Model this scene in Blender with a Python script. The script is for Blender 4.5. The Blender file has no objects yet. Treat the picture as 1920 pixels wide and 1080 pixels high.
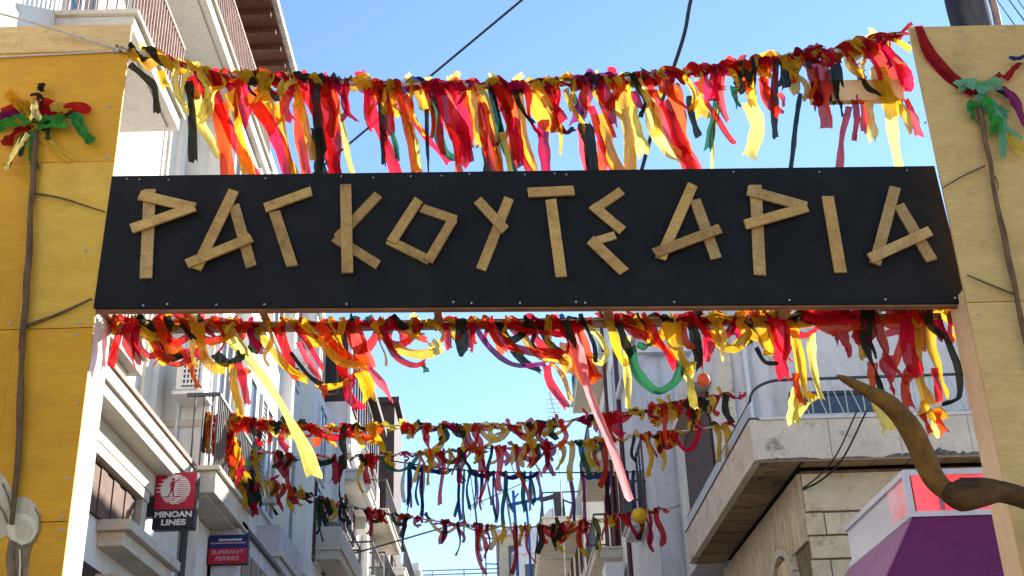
import bpy, bmesh, math, random
from mathutils import Vector, Matrix, noise as mnoise

random.seed(11)
R = math.radians
sc = bpy.context.scene
col = sc.collection

# ------------------------------------------------------------------ camera
FPX = 2255.294
_z = Vector((-165, 4800, -FPX)).normalized()
_y = Vector((-10, -1060, -FPX)).normalized()
_x = _y.cross(_z)
M3 = Matrix((_x, _y, _z))                      # camera axes -> world axes
CAM = Vector((0, 0, 1.6))
cd = bpy.data.cameras.new('camera'); cam = bpy.data.objects.new('camera', cd); col.objects.link(cam)
cam.matrix_world = Matrix.Translation(CAM) @ M3.to_4x4()
cd.sensor_width = 36; cd.lens = FPX / 1920 * 36; cd.clip_start = 0.1; cd.clip_end = 3000
sc.camera = cam

# ------------------------------------------------------------------ light
SUN = Vector((1.0, 1.0, 0.68)).normalized()
w = bpy.data.worlds.new('World'); sc.world = w; w.use_nodes = True
nt = w.node_tree; nt.nodes.clear()
sky = nt.nodes.new('ShaderNodeTexSky'); sky.sky_type = 'NISHITA'; sky.sun_disc = False
sky.sun_elevation = math.asin(SUN.z); sky.sun_rotation = math.atan2(SUN.x, SUN.y)
sky.air_density = 1.0; sky.dust_density = 0.0; sky.ozone_density = 3.0; sky.altitude = 300
bg = nt.nodes.new('ShaderNodeBackground'); bg.inputs[1].default_value = 0.12
ow = nt.nodes.new('ShaderNodeOutputWorld')
nt.links.new(sky.outputs[0], bg.inputs[0]); nt.links.new(bg.outputs[0], ow.inputs[0])
sl = bpy.data.lights.new('sun', 'SUN'); sl.energy = 5.0; sl.angle = R(0.5); sl.color = (1, 0.94, 0.84)
so = bpy.data.objects.new('sun', sl); col.objects.link(so)
so.rotation_euler = SUN.to_track_quat('Z', 'Y').to_euler(); so.location = (30, 30, 40)
sc.view_settings.view_transform = 'Standard'; sc.view_settings.look = 'None'
sc.view_settings.exposure = 1.42; sc.view_settings.gamma = 1; sc.view_settings.use_curve_mapping = False
sc.render.engine = 'CYCLES'
sc.cycles.max_bounces = 8; sc.cycles.transparent_max_bounces = 8

# ------------------------------------------------------------------ helpers
def ray(px, py):
    return M3 @ Vector((px - 960, 540 - py, -FPX))
def aty(px, py, y):
    d = ray(px, py); return CAM + d * (y / d.y)
def atx(px, py, x):
    d = ray(px, py); return CAM + d * (x / d.x)

class MB:
    def __init__(s): s.v = []; s.f = []
    def box(s, x0, x1, y0, y1, z0, z1):
        if x0 > x1: x0, x1 = x1, x0
        if y0 > y1: y0, y1 = y1, y0
        if z0 > z1: z0, z1 = z1, z0
        n = len(s.v)
        s.v += [(x0,y0,z0),(x1,y0,z0),(x1,y1,z0),(x0,y1,z0),(x0,y0,z1),(x1,y0,z1),(x1,y1,z1),(x0,y1,z1)]
        s.f += [tuple(n+i for i in q) for q in ((0,3,2,1),(4,5,6,7),(0,1,5,4),(1,2,6,5),(2,3,7,6),(3,0,4,7))]
        return s
    def hexa(s, pts):                           # 8 corners, bottom ring then top ring
        n = len(s.v); s.v += [tuple(p) for p in pts]
        s.f += [tuple(n+i for i in q) for q in ((0,3,2,1),(4,5,6,7),(0,1,5,4),(1,2,6,5),(2,3,7,6),(3,0,4,7))]
        return s
    def tube(s, pts, rad, k=8, cap=True):
        pts = [Vector(p) for p in pts]
        if not hasattr(rad, '__len__'): rad = [rad]*len(pts)
        n0 = len(s.v); up = None
        for i, p in enumerate(pts):
            t = (pts[min(i+1, len(pts)-1)] - pts[max(i-1, 0)]).normalized()
            if up is None: up = Vector((0,0,1)) if abs(t.z) < 0.9 else Vector((1,0,0))
            a = t.cross(up).normalized(); b = a.cross(t).normalized(); up = b
            for j in range(k):
                th = 2*math.pi*j/k
                s.v.append(tuple(p + (a*math.cos(th) + b*math.sin(th))*rad[i]))
        for i in range(len(pts)-1):
            for j in range(k):
                q = n0+i*k
                s.f.append((q+j, q+(j+1) % k, q+k+(j+1) % k, q+k+j))
        if cap:
            s.f.append(tuple(n0+j for j in reversed(range(k))))
            e = n0+(len(pts)-1)*k; s.f.append(tuple(e+j for j in range(k)))
        return s
    def poly(s, pts, depth):                    # a polygon given front points and an extrusion vector
        n = len(s.v); k = len(pts); d = Vector(depth)
        s.v += [tuple(p) for p in pts] + [tuple(Vector(p)+d) for p in pts]
        s.f.append(tuple(range(n, n+k))); s.f.append(tuple(n+k+i for i in reversed(range(k))))
        for i in range(k):
            j = (i+1) % k; s.f.append((n+j, n+i, n+k+i, n+k+j))
        return s
    def ball(s, c, r, nu=12, nv=8, sq=(1,1,1)):
        n = len(s.v); c = Vector(c)
        s.v.append(tuple(c+Vector((0,0,r*sq[2]))))
        for i in range(1, nv):
            for j in range(nu):
                a = math.pi*i/nv; b = 2*math.pi*j/nu
                s.v.append(tuple(c+Vector((r*math.sin(a)*math.cos(b)*sq[0], r*math.sin(a)*math.sin(b)*sq[1], r*math.cos(a)*sq[2]))))
        s.v.append(tuple(c-Vector((0,0,r*sq[2])))); e = len(s.v)-1
        for j in range(nu):
            s.f.append((n, n+1+j, n+1+(j+1) % nu)); q = n+1+(nv-2)*nu
            s.f.append((e, q+(j+1) % nu, q+j))
        for i in range(nv-2):
            for j in range(nu):
                q = n+1+i*nu; s.f.append((q+j, q+nu+j, q+nu+(j+1) % nu, q+(j+1) % nu))
        return s
    def build(s, name, m, parent=None, smooth=False, bevel=0, fix=True):
        me = bpy.data.meshes.new(name); me.from_pydata(s.v, [], s.f)
        if fix:
            bm = bmesh.new(); bm.from_mesh(me); bmesh.ops.recalc_face_normals(bm, faces=bm.faces)
            bm.to_mesh(me); bm.free()
        if smooth:
            me.polygons.foreach_set('use_smooth', [True]*len(me.polygons))
        me.materials.append(m)
        o = bpy.data.objects.new(name, me); col.objects.link(o)
        if parent is not None:
            o.parent = parent
            if parent.parent is None: o.matrix_parent_inverse = parent.matrix_basis.inverted()   # sub-parts: the part already stands in world axes
        if bevel:
            b = o.modifiers.new('bevel', 'BEVEL'); b.width = bevel; b.segments = 2; b.limit_method = 'ANGLE'
        return o

def tag(o, label, cat, group=None, kind=None):
    if label: o['label'] = label
    if cat: o['category'] = cat
    if group: o['group'] = group
    if kind: o['kind'] = kind
    return o
def thing(name, label, cat, loc=(0,0,0), group=None):
    o = bpy.data.objects.new(name, None); col.objects.link(o); o.location = loc
    o.empty_display_size = 0.3
    return tag(o, label, cat, group)
def sub(name, parent):                           # an Empty that is a part (its pieces are sub-parts)
    o = bpy.data.objects.new(name, None); col.objects.link(o); o.parent = parent
    o.matrix_parent_inverse = parent.matrix_basis.inverted()
    return o
def B(name, m, parent, *a, bevel=0):
    return MB().box(*a).build(name, m, parent, bevel=bevel)

# ------------------------------------------------------------------ materials
def mat(name, c, rough=0.8, var=0.25, scale=4, c2=None, grain=None, bump=0.15, bscale=30, dirt=None, dscale=1.2, damt=0.5, spec=0.3, fine=0.12, streak=False, dpos=0.52, rand=0):
    m = bpy.data.materials.new(name); m.use_nodes = True
    n = m.node_tree; L = n.links.new; b = n.nodes['Principled BSDF']
    b.inputs['Roughness'].default_value = rough
    b.inputs['Specular IOR Level'].default_value = spec
    tc = n.nodes.new('ShaderNodeTexCoord')
    src = tc.outputs['Object']
    mp = n.nodes.new('ShaderNodeMapping'); L(src, mp.inputs[0])
    if grain: mp.inputs['Scale'].default_value = grain
    nz = n.nodes.new('ShaderNodeTexNoise'); L(mp.outputs[0], nz.inputs['Vector'])
    nz.inputs['Scale'].default_value = scale; nz.inputs['Detail'].default_value = 8; nz.inputs['Roughness'].default_value = 0.62
    c2 = c2 or tuple(max(0, k*(1-var*1.6)) for k in c)
    rp = n.nodes.new('ShaderNodeValToRGB'); L(nz.outputs['Fac'], rp.inputs[0])
    rp.color_ramp.elements[0].position = 0.3; rp.color_ramp.elements[0].color = (*c2, 1)
    rp.color_ramp.elements[1].position = 0.68; rp.color_ramp.elements[1].color = (*c, 1)
    out = rp.outputs[0]
    nf = n.nodes.new('ShaderNodeTexNoise'); L(mp.outputs[0], nf.inputs['Vector']); nf.inputs['Scale'].default_value = scale*9; nf.inputs['Detail'].default_value = 6
    if fine:
        mx = n.nodes.new('ShaderNodeMix'); mx.data_type = 'RGBA'; mx.blend_type = 'OVERLAY'; mx.inputs[0].default_value = fine*2
        L(out, mx.inputs[6]); L(nf.outputs['Fac'], mx.inputs[7]); out = mx.outputs[2]
    if dirt:
        m2 = n.nodes.new('ShaderNodeMapping'); L(src, m2.inputs[0])
        if streak: m2.inputs['Scale'].default_value = (3, 3, 0.35)
        nd = n.nodes.new('ShaderNodeTexNoise'); L(m2.outputs[0], nd.inputs['Vector']); nd.inputs['Scale'].default_value = dscale; nd.inputs['Detail'].default_value = 10; nd.inputs['Roughness'].default_value = 0.7
        r2 = n.nodes.new('ShaderNodeValToRGB'); L(nd.outputs['Fac'], r2.inputs[0])
        r2.color_ramp.elements[0].position = dpos; r2.color_ramp.elements[0].color = (0,0,0,1)
        r2.color_ramp.elements[1].position = dpos+0.16; r2.color_ramp.elements[1].color = (damt,damt,damt,1)
        mx = n.nodes.new('ShaderNodeMix'); mx.data_type = 'RGBA'; L(r2.outputs[0], mx.inputs[0]); L(out, mx.inputs[6]); mx.inputs[7].default_value = (*dirt, 1); out = mx.outputs[2]
    if rand:
        oi = n.nodes.new('ShaderNodeObjectInfo'); ma = n.nodes.new('ShaderNodeMapRange'); L(oi.outputs['Random'], ma.inputs[0]); ma.inputs[3].default_value = 1-rand; ma.inputs[4].default_value = 1+rand*0.7
        hv = n.nodes.new('ShaderNodeHueSaturation'); L(out, hv.inputs['Color']); L(ma.outputs[0], hv.inputs['Value']); out = hv.outputs[0]
        of = n.nodes.new('ShaderNodeVectorMath'); of.operation = 'ADD'; mu = n.nodes.new('ShaderNodeMath'); mu.operation = 'MULTIPLY'; mu.inputs[1].default_value = 53.0
        L(oi.outputs['Random'], mu.inputs[0]); L(src, of.inputs[0]); L(mu.outputs[0], of.inputs[1]); L(of.outputs[0], mp.inputs[0])
    L(out, b.inputs['Base Color'])
    if bump:
        nb = n.nodes.new('ShaderNodeTexNoise'); L(mp.outputs[0], nb.inputs['Vector']); nb.inputs['Scale'].default_value = bscale; nb.inputs['Detail'].default_value = 6
        bp = n.nodes.new('ShaderNodeBump'); bp.inputs['Strength'].default_value = bump; bp.inputs['Distance'].default_value = 0.02
        L(nb.outputs['Fac'], bp.inputs['Height']); L(bp.outputs[0], b.inputs['Normal'])
    return m

def cloth(name, c, trans=0.5, tc=None):
    m = bpy.data.materials.new(name); m.use_nodes = True
    n = m.node_tree; L = n.links.new; n.nodes.clear()
    o = n.nodes.new('ShaderNodeOutputMaterial'); mix = n.nodes.new('ShaderNodeMixShader'); mix.inputs[0].default_value = trans
    d = n.nodes.new('ShaderNodeBsdfDiffuse'); t = n.nodes.new('ShaderNodeBsdfTranslucent')
    tco = n.nodes.new('ShaderNodeTexCoord'); oi = n.nodes.new('ShaderNodeObjectInfo')
    mp = n.nodes.new('ShaderNodeMapping'); L(tco.outputs['UV'], mp.inputs[0]); mp.inputs['Scale'].default_value = (5.5, 2.2, 1)
    off = n.nodes.new('ShaderNodeVectorMath'); off.operation = 'ADD'; L(mp.outputs[0], off.inputs[0])
    mu = n.nodes.new('ShaderNodeMath'); mu.operation = 'MULTIPLY'; mu.inputs[1].default_value = 37.0; L(oi.outputs['Random'], mu.inputs[0]); L(mu.outputs[0], off.inputs[1])
    nz = n.nodes.new('ShaderNodeTexNoise'); nz.inputs['Scale'].default_value = 1.0; nz.inputs['Detail'].default_value = 6; nz.inputs['Roughness'].default_value = 0.65
    L(off.outputs[0], nz.inputs['Vector'])
    def ramp(cc, k0):
        rp = n.nodes.new('ShaderNodeValToRGB'); L(nz.outputs['Fac'], rp.inputs[0])
        rp.color_ramp.elements[0].position = 0.33; rp.color_ramp.elements[0].color = (*[k*k0 for k in cc], 1)
        rp.color_ramp.elements[1].position = 0.66; rp.color_ramp.elements[1].color = (*cc, 1)
        hv = n.nodes.new('ShaderNodeHueSaturation'); L(rp.outputs[0], hv.inputs['Color'])
        ma = n.nodes.new('ShaderNodeMapRange'); L(oi.outputs['Random'], ma.inputs[0]); ma.inputs[3].default_value = 0.78; ma.inputs[4].default_value = 1.08
        L(ma.outputs[0], hv.inputs['Value'])
        mh = n.nodes.new('ShaderNodeMapRange'); L(oi.outputs['Random'], mh.inputs[0]); mh.inputs[3].default_value = 0.512; mh.inputs[4].default_value = 0.49
        L(mh.outputs[0], hv.inputs['Hue'])
        return hv.outputs[0]
    L(ramp(c, 0.6), d.inputs[0]); L(ramp(tc or c, 0.72), t.inputs[0])
    bp = n.nodes.new('ShaderNodeBump'); bp.inputs['Strength'].default_value = 0.7; bp.inputs['Distance'].default_value = 0.012
    L(nz.outputs['Fac'], bp.inputs['Height']); L(bp.outputs[0], d.inputs['Normal']); L(bp.outputs[0], t.inputs['Normal'])
    tr = n.nodes.new('ShaderNodeBsdfTransparent'); m2 = n.nodes.new('ShaderNodeMixShader'); m2.inputs[0].default_value = 0.05 if trans > 0.35 else 0.02
    L(d.outputs[0], mix.inputs[1]); L(t.outputs[0], mix.inputs[2]); L(mix.outputs[0], m2.inputs[1]); L(tr.outputs[0], m2.inputs[2]); L(m2.outputs[0], o.inputs[0])
    return m

CL = {
 'R': cloth('red_cloth', (0.44, 0.008, 0.020), 0.55, (0.88, 0.018, 0.016)),
 'D': cloth('crimson_cloth', (0.30, 0.005, 0.034), 0.45, (0.62, 0.008, 0.035)),
 'O': cloth('backlit_orange_red_cloth', (0.50, 0.028, 0.008), 0.6, (0.98, 0.11, 0.01)),  # red over yellow against the sun, mixed into one cloth colour
 'Y': cloth('yellow_cloth', (0.60, 0.33, 0.022), 0.55, (1.0, 0.55, 0.02)),
 'P': cloth('sunlit_pale_yellow_cloth', (0.78, 0.56, 0.08), 0.65, (1.0, 0.86, 0.20)),  # yellow ribbon in full sun: the brightness is in the cloth colour
 'K': cloth('black_green_cloth', (0.024, 0.026, 0.018), 0.25),
 'G': cloth('green_cloth', (0.014, 0.075, 0.036), 0.4, (0.03, 0.20, 0.08)),
 'L': cloth('light_green_cloth', (0.05, 0.30, 0.05), 0.3),
 'M': cloth('mint_cloth', (0.18, 0.50, 0.30), 0.4),
 'V': cloth('purple_cloth', (0.19, 0.02, 0.12), 0.4, (0.4, 0.03, 0.25)),
 'B': cloth('blue_cloth', (0.02, 0.035, 0.16), 0.35, (0.035, 0.06, 0.26)),
 'T': cloth('teal_cloth', (0.01, 0.075, 0.085), 0.35, (0.012, 0.12, 0.12)),
 'W': cloth('grey_cloth', (0.45, 0.42, 0.40), 0.4),
 'J': cloth('bright_sunlit_pink_cloth', (0.72, 0.16, 0.17), 0.65, (1.0, 0.36, 0.34)),  # pink ribbon where sun blows it out, painted as a lighter cloth
 'I': cloth('sunlit_pink_cloth', (0.55, 0.03, 0.045), 0.6, (0.95, 0.09, 0.09)),  # red ribbon paled by sunlight, put into the colour
}
m_gold = mat('gold_foil', (0.75, 0.55, 0.16), 0.25, 0.3, 20, spec=0.8, bump=0.6, bscale=40); m_gold.node_tree.nodes['Principled BSDF'].inputs['Metallic'].default_value = 0.8
m_ply_l = mat('yellow_painted_plywood', (0.62, 0.29, 0.008), 0.6, 0.12, 1.3, c2=(0.54, 0.235, 0.005), dirt=(0.30, 0.17, 0.03), dscale=3.4, damt=0.3, bump=0.04, fine=0.12, rand=0.07, grain=(0.9, 1, 4.5))
m_ply_l2 = mat('pale_yellow_plywood', (0.66, 0.375, 0.045), 0.6, 0.12, 1.4, c2=(0.57, 0.30, 0.025), dirt=(0.36, 0.19, 0.03), dscale=3.0, damt=0.3, bump=0.04, fine=0.12, rand=0.07, grain=(0.9, 1, 4.5))
m_ply_r = mat('ochre_plywood', (0.58, 0.37, 0.135), 0.7, 0.14, 1.5, c2=(0.51, 0.31, 0.105), dirt=(0.2, 0.12, 0.04), dscale=4, damt=0.35, bump=0.05, fine=0.12, rand=0.07, grain=(0.9, 1, 4.5))
m_raw = mat('raw_pine', (0.66, 0.44, 0.20), 0.7, 0.2, 3, c2=(0.54, 0.32, 0.12), grain=(0.6, 2, 7), bump=0.12, dirt=(0.3, 0.14, 0.04), dscale=5, damt=0.4)
m_side_l = mat('white_painted_side_board', (0.74, 0.68, 0.62), 0.75, 0.12, 2, bump=0.1)
m_side_r = mat('peach_side_board', (0.80, 0.50, 0.27), 0.75, 0.16, 2, bump=0.1, dirt=(0.35, 0.2, 0.1), dscale=2, damt=0.3)
m_black = mat('black_painted_board', (0.0085, 0.0075, 0.0075), 0.7, 0.25, 3, bump=0.1, bscale=60, dirt=(0.016, 0.014, 0.013), dscale=3, damt=0.5, spec=0.18)
m_timber = mat('reddish_timber', (0.30, 0.15, 0.08), 0.8, 0.3, 4, grain=(1, 4, 4), bump=0.2)
m_rail = mat('grey_brown_timber', (0.42, 0.32, 0.25), 0.8, 0.3, 4, grain=(0.6, 5, 5), bump=0.2)
PL = [mat('weathered_plank_%s' % n, c, 0.75, 0.25, 5, c2=c2, grain=None, bump=0.25, bscale=50, dirt=(0.11, 0.055, 0.018), dscale=8, damt=0.5, fine=0.22, rand=0.2)
      for n, c, c2 in (('tan', (0.52, 0.30, 0.09), (0.37, 0.20, 0.055)), ('brown', (0.43, 0.24, 0.075), (0.31, 0.16, 0.045)), ('grey', (0.46, 0.285, 0.11), (0.34, 0.19, 0.06)))]
m_screw = mat('zinc_screw', (0.30, 0.30, 0.31), 0.45, 0.1, 10, bump=0, spec=0.8)
m_branch = mat('brown_branch', (0.17, 0.095, 0.045), 0.85, 0.35, 8, grain=(4, 4, 1), bump=0.5, bscale=20, dirt=(0.06, 0.03, 0.02), dscale=6, damt=0.6)
m_horn = mat('carved_brown_horn', (0.19, 0.088, 0.016), 0.75, spec=0.15, var=0.3, scale=6, c2=(0.075, 0.034, 0.010), grain=(2.5, 2.5, 0.8), bump=0.5, bscale=12, dirt=(0.03, 0.018, 0.012), dscale=4, damt=0.85, fine=0.3) # 0.3, 6, c2=(0.075, 0.034, 0.010), grain=(2.5, 2.5, 0.8), bump=0.5, bscale=12, dirt=(0.03, 0.018, 0.012), dscale=4, damt=0.85, fine=0.3)
m_horn2 = mat('dark_brown_branch', (0.115, 0.056, 0.018), 0.8, 0.3, 5, spec=0.12, c2=(0.028, 0.014, 0.007), grain=(0.8, 2.5, 2.5), bump=0.6, bscale=14, dirt=(0.02, 0.014, 0.01), dscale=3, damt=0.85, fine=0.3)
m_rope = mat('white_rope', (0.62, 0.55, 0.45), 0.9, 0.3, 40, bump=0.4, bscale=90)
m_skin = mat('painted_hand_cream', (0.58, 0.48, 0.34), 0.7, 0.3, 4, c2=(0.40, 0.30, 0.17), grain=(5, 5, 1.2), bump=0.1)
m_skin2 = mat('painted_hand_light', (0.70, 0.60, 0.42), 0.7, 0.2, 5, grain=(3, 3, 1.2), bump=0.1)
m_skin3 = mat('painted_hand_brown', (0.26, 0.17, 0.09), 0.7, 0.4, 5, grain=(6, 6, 1), bump=0.1)
m_white = mat('white_stucco', (0.78, 0.75, 0.70), 0.9, 0.07, 1.5, bump=0.2, dirt=(0.5, 0.45, 0.38), dscale=0.9, damt=0.5, streak=True)
m_cream = mat('cream_stucco', (0.62, 0.56, 0.46), 0.9, 0.12, 1.8, bump=0.2, dirt=(0.36, 0.31, 0.25), dscale=1.3, damt=0.6, streak=True)
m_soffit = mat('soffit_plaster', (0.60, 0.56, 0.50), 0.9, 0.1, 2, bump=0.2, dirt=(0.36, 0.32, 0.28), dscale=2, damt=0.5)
m_lilac = mat('lilac_grey_stucco', (0.66, 0.64, 0.69), 0.9, 0.1, 1.5, bump=0.2, dirt=(0.36, 0.34, 0.37), dscale=1.0, damt=0.6, streak=True)
m_grey = mat('grey_stucco', (0.70, 0.65, 0.63), 0.9, 0.12, 1.2, bump=0.25, dirt=(0.30, 0.25, 0.20), dscale=0.9, damt=0.6, streak=True)
m_greyb = mat('blue_grey_stucco', (0.60, 0.58, 0.61), 0.9, 0.12, 1.2, bump=0.25, dirt=(0.28, 0.28, 0.30), dscale=1.2, damt=0.7, streak=True)
m_stained = mat('stained_old_plaster', (0.70, 0.58, 0.46), 0.9, 0.12, 2, bump=0.3, dirt=(0.07, 0.06, 0.055), dscale=2.6, damt=0.85, dpos=0.56)
m_joint = mat('dark_joint_mortar', (0.24, 0.17, 0.11), 0.95, 0.3, 5, bump=0.4)
m_mould = mat('black_mould', (0.20, 0.18, 0.16), 0.95, 0.4, 12, c2=(0.04, 0.035, 0.03), bump=0.5, bscale=30)
m_sand = mat('sand_stone_block', (0.70, 0.55, 0.37), 0.9, 0.15, 3, bump=0.45, dirt=(0.27, 0.20, 0.13), dscale=3.2, damt=0.7, rand=0.12)
m_board = mat('brown_soffit_board', (0.38, 0.26, 0.14), 0.85, 0.3, 3, grain=(1, 5, 1), bump=0.3, dirt=(0.05, 0.035, 0.025), dscale=2.4, damt=0.8, rand=0.3)
m_eave = mat('dark_red_brown_wood', (0.13, 0.05, 0.028), 0.75, 0.3, 4, grain=(5, 1, 5), bump=0.3)
m_dkwood = mat('dark_brown_wood', (0.065, 0.035, 0.03), 0.7, 0.3, 4, bump=0.3)
m_shut = mat('brown_shutter_wood', (0.17, 0.10, 0.07), 0.75, 0.3, 5, bump=0.2)
m_tile = mat('roof_edge_tile', (0.55, 0.50, 0.45), 0.85, 0.25, 6, bump=0.3)
m_trim = mat('cream_trim', (0.64, 0.57, 0.45), 0.85, 0.12, 3, bump=0.2, dirt=(0.35, 0.29, 0.22), dscale=2, damt=0.5)
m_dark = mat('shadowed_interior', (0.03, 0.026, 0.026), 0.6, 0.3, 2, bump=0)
m_glass = mat('dark_window_glass', (0.05, 0.06, 0.075), 0.12, 0.2, 1, bump=0, spec=0.6)
m_frame = mat('white_window_frame', (0.70, 0.70, 0.72), 0.6, 0.08, 4, bump=0.05)
m_metal = mat('dark_painted_iron', (0.05, 0.045, 0.05), 0.5, 0.3, 8, bump=0.1, spec=0.5)
m_rust = mat('rusty_iron', (0.42, 0.25, 0.20), 0.7, 0.35, 8, bump=0.1)
m_lmetal = mat('light_painted_iron', (0.50, 0.52, 0.52), 0.5, 0.2, 8, bump=0.1)
m_blue = mat('blue_painted_iron', (0.03, 0.09, 0.28), 0.5, 0.2, 8, bump=0.05)
m_cable = mat('black_cable', (0.02, 0.02, 0.026), 0.6, 0.2, 8, bump=0.1)
m_wpipe = mat('white_drain_pipe', (0.72, 0.72, 0.75), 0.5, 0.1, 6, bump=0.05)
m_bpipe = mat('dark_red_drain_pipe', (0.11, 0.03, 0.04), 0.6, 0.2, 6, bump=0.05)
m_pole = mat('weathered_utility_pole', (0.13, 0.10, 0.095), 0.85, 0.35, 6, grain=(6, 6, 0.6), bump=0.5)
m_sred = mat('red_sign_face', (0.48, 0.012, 0.045), 0.4, 0.08, 3, bump=0)
m_sblk = mat('navy_sign_face', (0.018, 0.018, 0.04), 0.4, 0.1, 3, bump=0)
m_sblue = mat('blue_sign_face', (0.02, 0.025, 0.16), 0.4, 0.1, 3, bump=0)
m_swht = mat('white_sign_print', (0.78, 0.78, 0.78), 0.5, 0.04, 3, bump=0)
m_spnk = mat('pale_pink_sign_print', (0.62, 0.36, 0.40), 0.5, 0.05, 3, bump=0)
m_scas = mat('sign_casing', (0.03, 0.03, 0.035), 0.5, 0.1, 3, bump=0)
m_ac = mat('ac_plastic', (0.68, 0.66, 0.62), 0.5, 0.08, 5, bump=0)
m_purple = mat('purple_awning_cloth', (0.155, 0.018, 0.105), 0.7, 0.12, 2, c2=(0.125, 0.013, 0.085), bump=0.15)
m_pkawn = mat('mauve_awning_cloth', (0.38, 0.17, 0.27), 0.75, 0.15, 2, bump=0.15)  # lighter and pinker than the front awning
m_wpan = mat('white_acrylic_panel', (0.66, 0.66, 0.72), 0.18, 0.06, 2, bump=0, spec=0.6)
m_rpan = mat('sunlit_red_acrylic_panel', (0.88, 0.06, 0.055), 0.12, 0.25, 2.2, c2=(0.30, 0.045, 0.07), bump=0, spec=0.6)
m_lpan = mat('pink_reflection_panel', (0.7, 0.2, 0.2), 0.2, 0.25, 3, c2=(0.6, 0.4, 0.45), bump=0, spec=0.6)
for _m, _c, _s in ((m_rpan, (0.9, 0.09, 0.07), 0.45), (m_lpan, (0.9, 0.12, 0.1), 0.12)):  # emission stands in for sun shining through the acrylic, no lamp inside
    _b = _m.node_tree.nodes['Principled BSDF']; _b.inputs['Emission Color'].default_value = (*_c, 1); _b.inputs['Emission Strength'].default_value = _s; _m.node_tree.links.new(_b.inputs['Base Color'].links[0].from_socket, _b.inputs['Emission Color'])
m_panel = mat('translucent_rail_panel', (0.46, 0.48, 0.49), 0.5, 0.1, 4, bump=0.1)
m_asph = mat('worn_street_paving', (0.30, 0.26, 0.21), 0.9, 0.2, 3, bump=0.4)
m_pave = mat('pavement_stone', (0.46, 0.39, 0.30), 0.9, 0.15, 2, bump=0.3)
m_orange = mat('orange_ball', (0.80, 0.10, 0.03), 0.5, 0.15, 10, bump=0.3)
m_yball = mat('yellow_ball', (0.78, 0.42, 0.02), 0.6, 0.15, 10, bump=0.3)

# ------------------------------------------------------------------ ground
def struct(name, m, mb):
    o = mb.build(name, m); o['kind'] = 'structure'; return o
struct('ground', m_pave, MB().box(-400, 400, -400, 800, -0.6, -0.12))
struct('road', m_asph, MB().box(-2.4, 2.9, -60, 140, -0.11, 0.0))
struct('pavement', m_pave, MB().box(-9, -2.4, -60, 140, -0.11, 0.13))
struct('pavement', m_pave, MB().box(2.9, 12, -60, 140, -0.11, 0.13))

# ------------------------------------------------------------------ building pieces
def window(par, side, x, y0, y1, z0, z1, fm=None, pm=None, bars=1, shutter=None):
    """a window on a street wall (plane x, side=+1 faces +x) > frame pieces; pane is a sub-part"""
    fm = fm or m_frame; pm = pm or m_glass; s = side
    f = MB(); t = 0.07
    f.box(x, x+s*0.05, y0, y1, z1-t, z1); f.box(x, x+s*0.05, y0, y1, z0, z0+t)
    f.box(x, x+s*0.05, y0, y0+t, z0+t, z1-t); f.box(x, x+s*0.05, y1-t, y1, z0+t, z1-t)
    for i in range(bars):
        yy = y0+(y1-y0)*(i+1)/(bars+1); f.box(x, x+s*0.045, yy-0.03, yy+0.03, z0+t, z1-t)
    o = f.build('window', fm, par)
    MB().box(x, x+s*0.02, y0+t, y1-t, z0+t, z1-t).build('pane', pm, o)
    return o
def fwindow(par, y, x0, x1, z0, z1, fm=None, pm=None, bars=1):
    """a window on a wall facing the viewer's side of the street (plane y)"""
    fm = fm or m_frame; pm = pm or m_glass
    f = MB(); t = 0.07
    f.box(x0, x1, y-0.05, y, z1-t, z1); f.box(x0, x1, y-0.05, y, z0, z0+t)
    f.box(x0, x0+t, y-0.05, y, z0+t, z1-t); f.box(x1-t, x1, y-0.05, y, z0+t, z1-t)
    for i in range(bars):
        xx = x0+(x1-x0)*(i+1)/(bars+1); f.box(xx-0.03, xx+0.03, y-0.045, y, z0+t, z1-t)
    o = f.build('window', fm, par)
    MB().box(x0+t, x1-t, y-0.02, y, z0+t, z1-t).build('pane', pm, o)
    return o
def shutter(par, side, x, y0, y1, z0, z1, m=None, n=2):
    s = side; m = m or m_shut
    for i in range(n):
        a = y0+(y1-y0)*i/n+0.01; b = y0+(y1-y0)*(i+1)/n-0.01
        f = MB(); f.box(x, x+s*0.06, a, a+0.06, z0, z1); f.box(x, x+s*0.06, b-0.06, b, z0, z1)
        f.box(x, x+s*0.06, a+0.06, b-0.06, z1-0.08, z1); f.box(x, x+s*0.06, a+0.06, b-0.06, z0, z0+0.08)
        o = f.build('shutter', m, par)
        k = max(4, int((z1-z0)/0.09)); sl_ = MB()
        for j in range(k):
            zz = z0+0.08+(z1-z0-0.16)*j/k; h = (z1-z0-0.16)/k
            sl_.hexa([(x+s*0.01, a+0.06, zz), (x+s*0.045, a+0.06, zz), (x+s*0.045, b-0.06, zz), (x+s*0.01, b-0.06, zz),
                      (x, a+0.06, zz+h*0.8), (x+s*0.02, a+0.06, zz+h*0.8), (x+s*0.02, b-0.06, zz+h*0.8), (x, b-0.06, zz+h*0.8)])
        so_ = sl_.build('slat', m, o); so_['kind'] = 'stuff'
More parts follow.
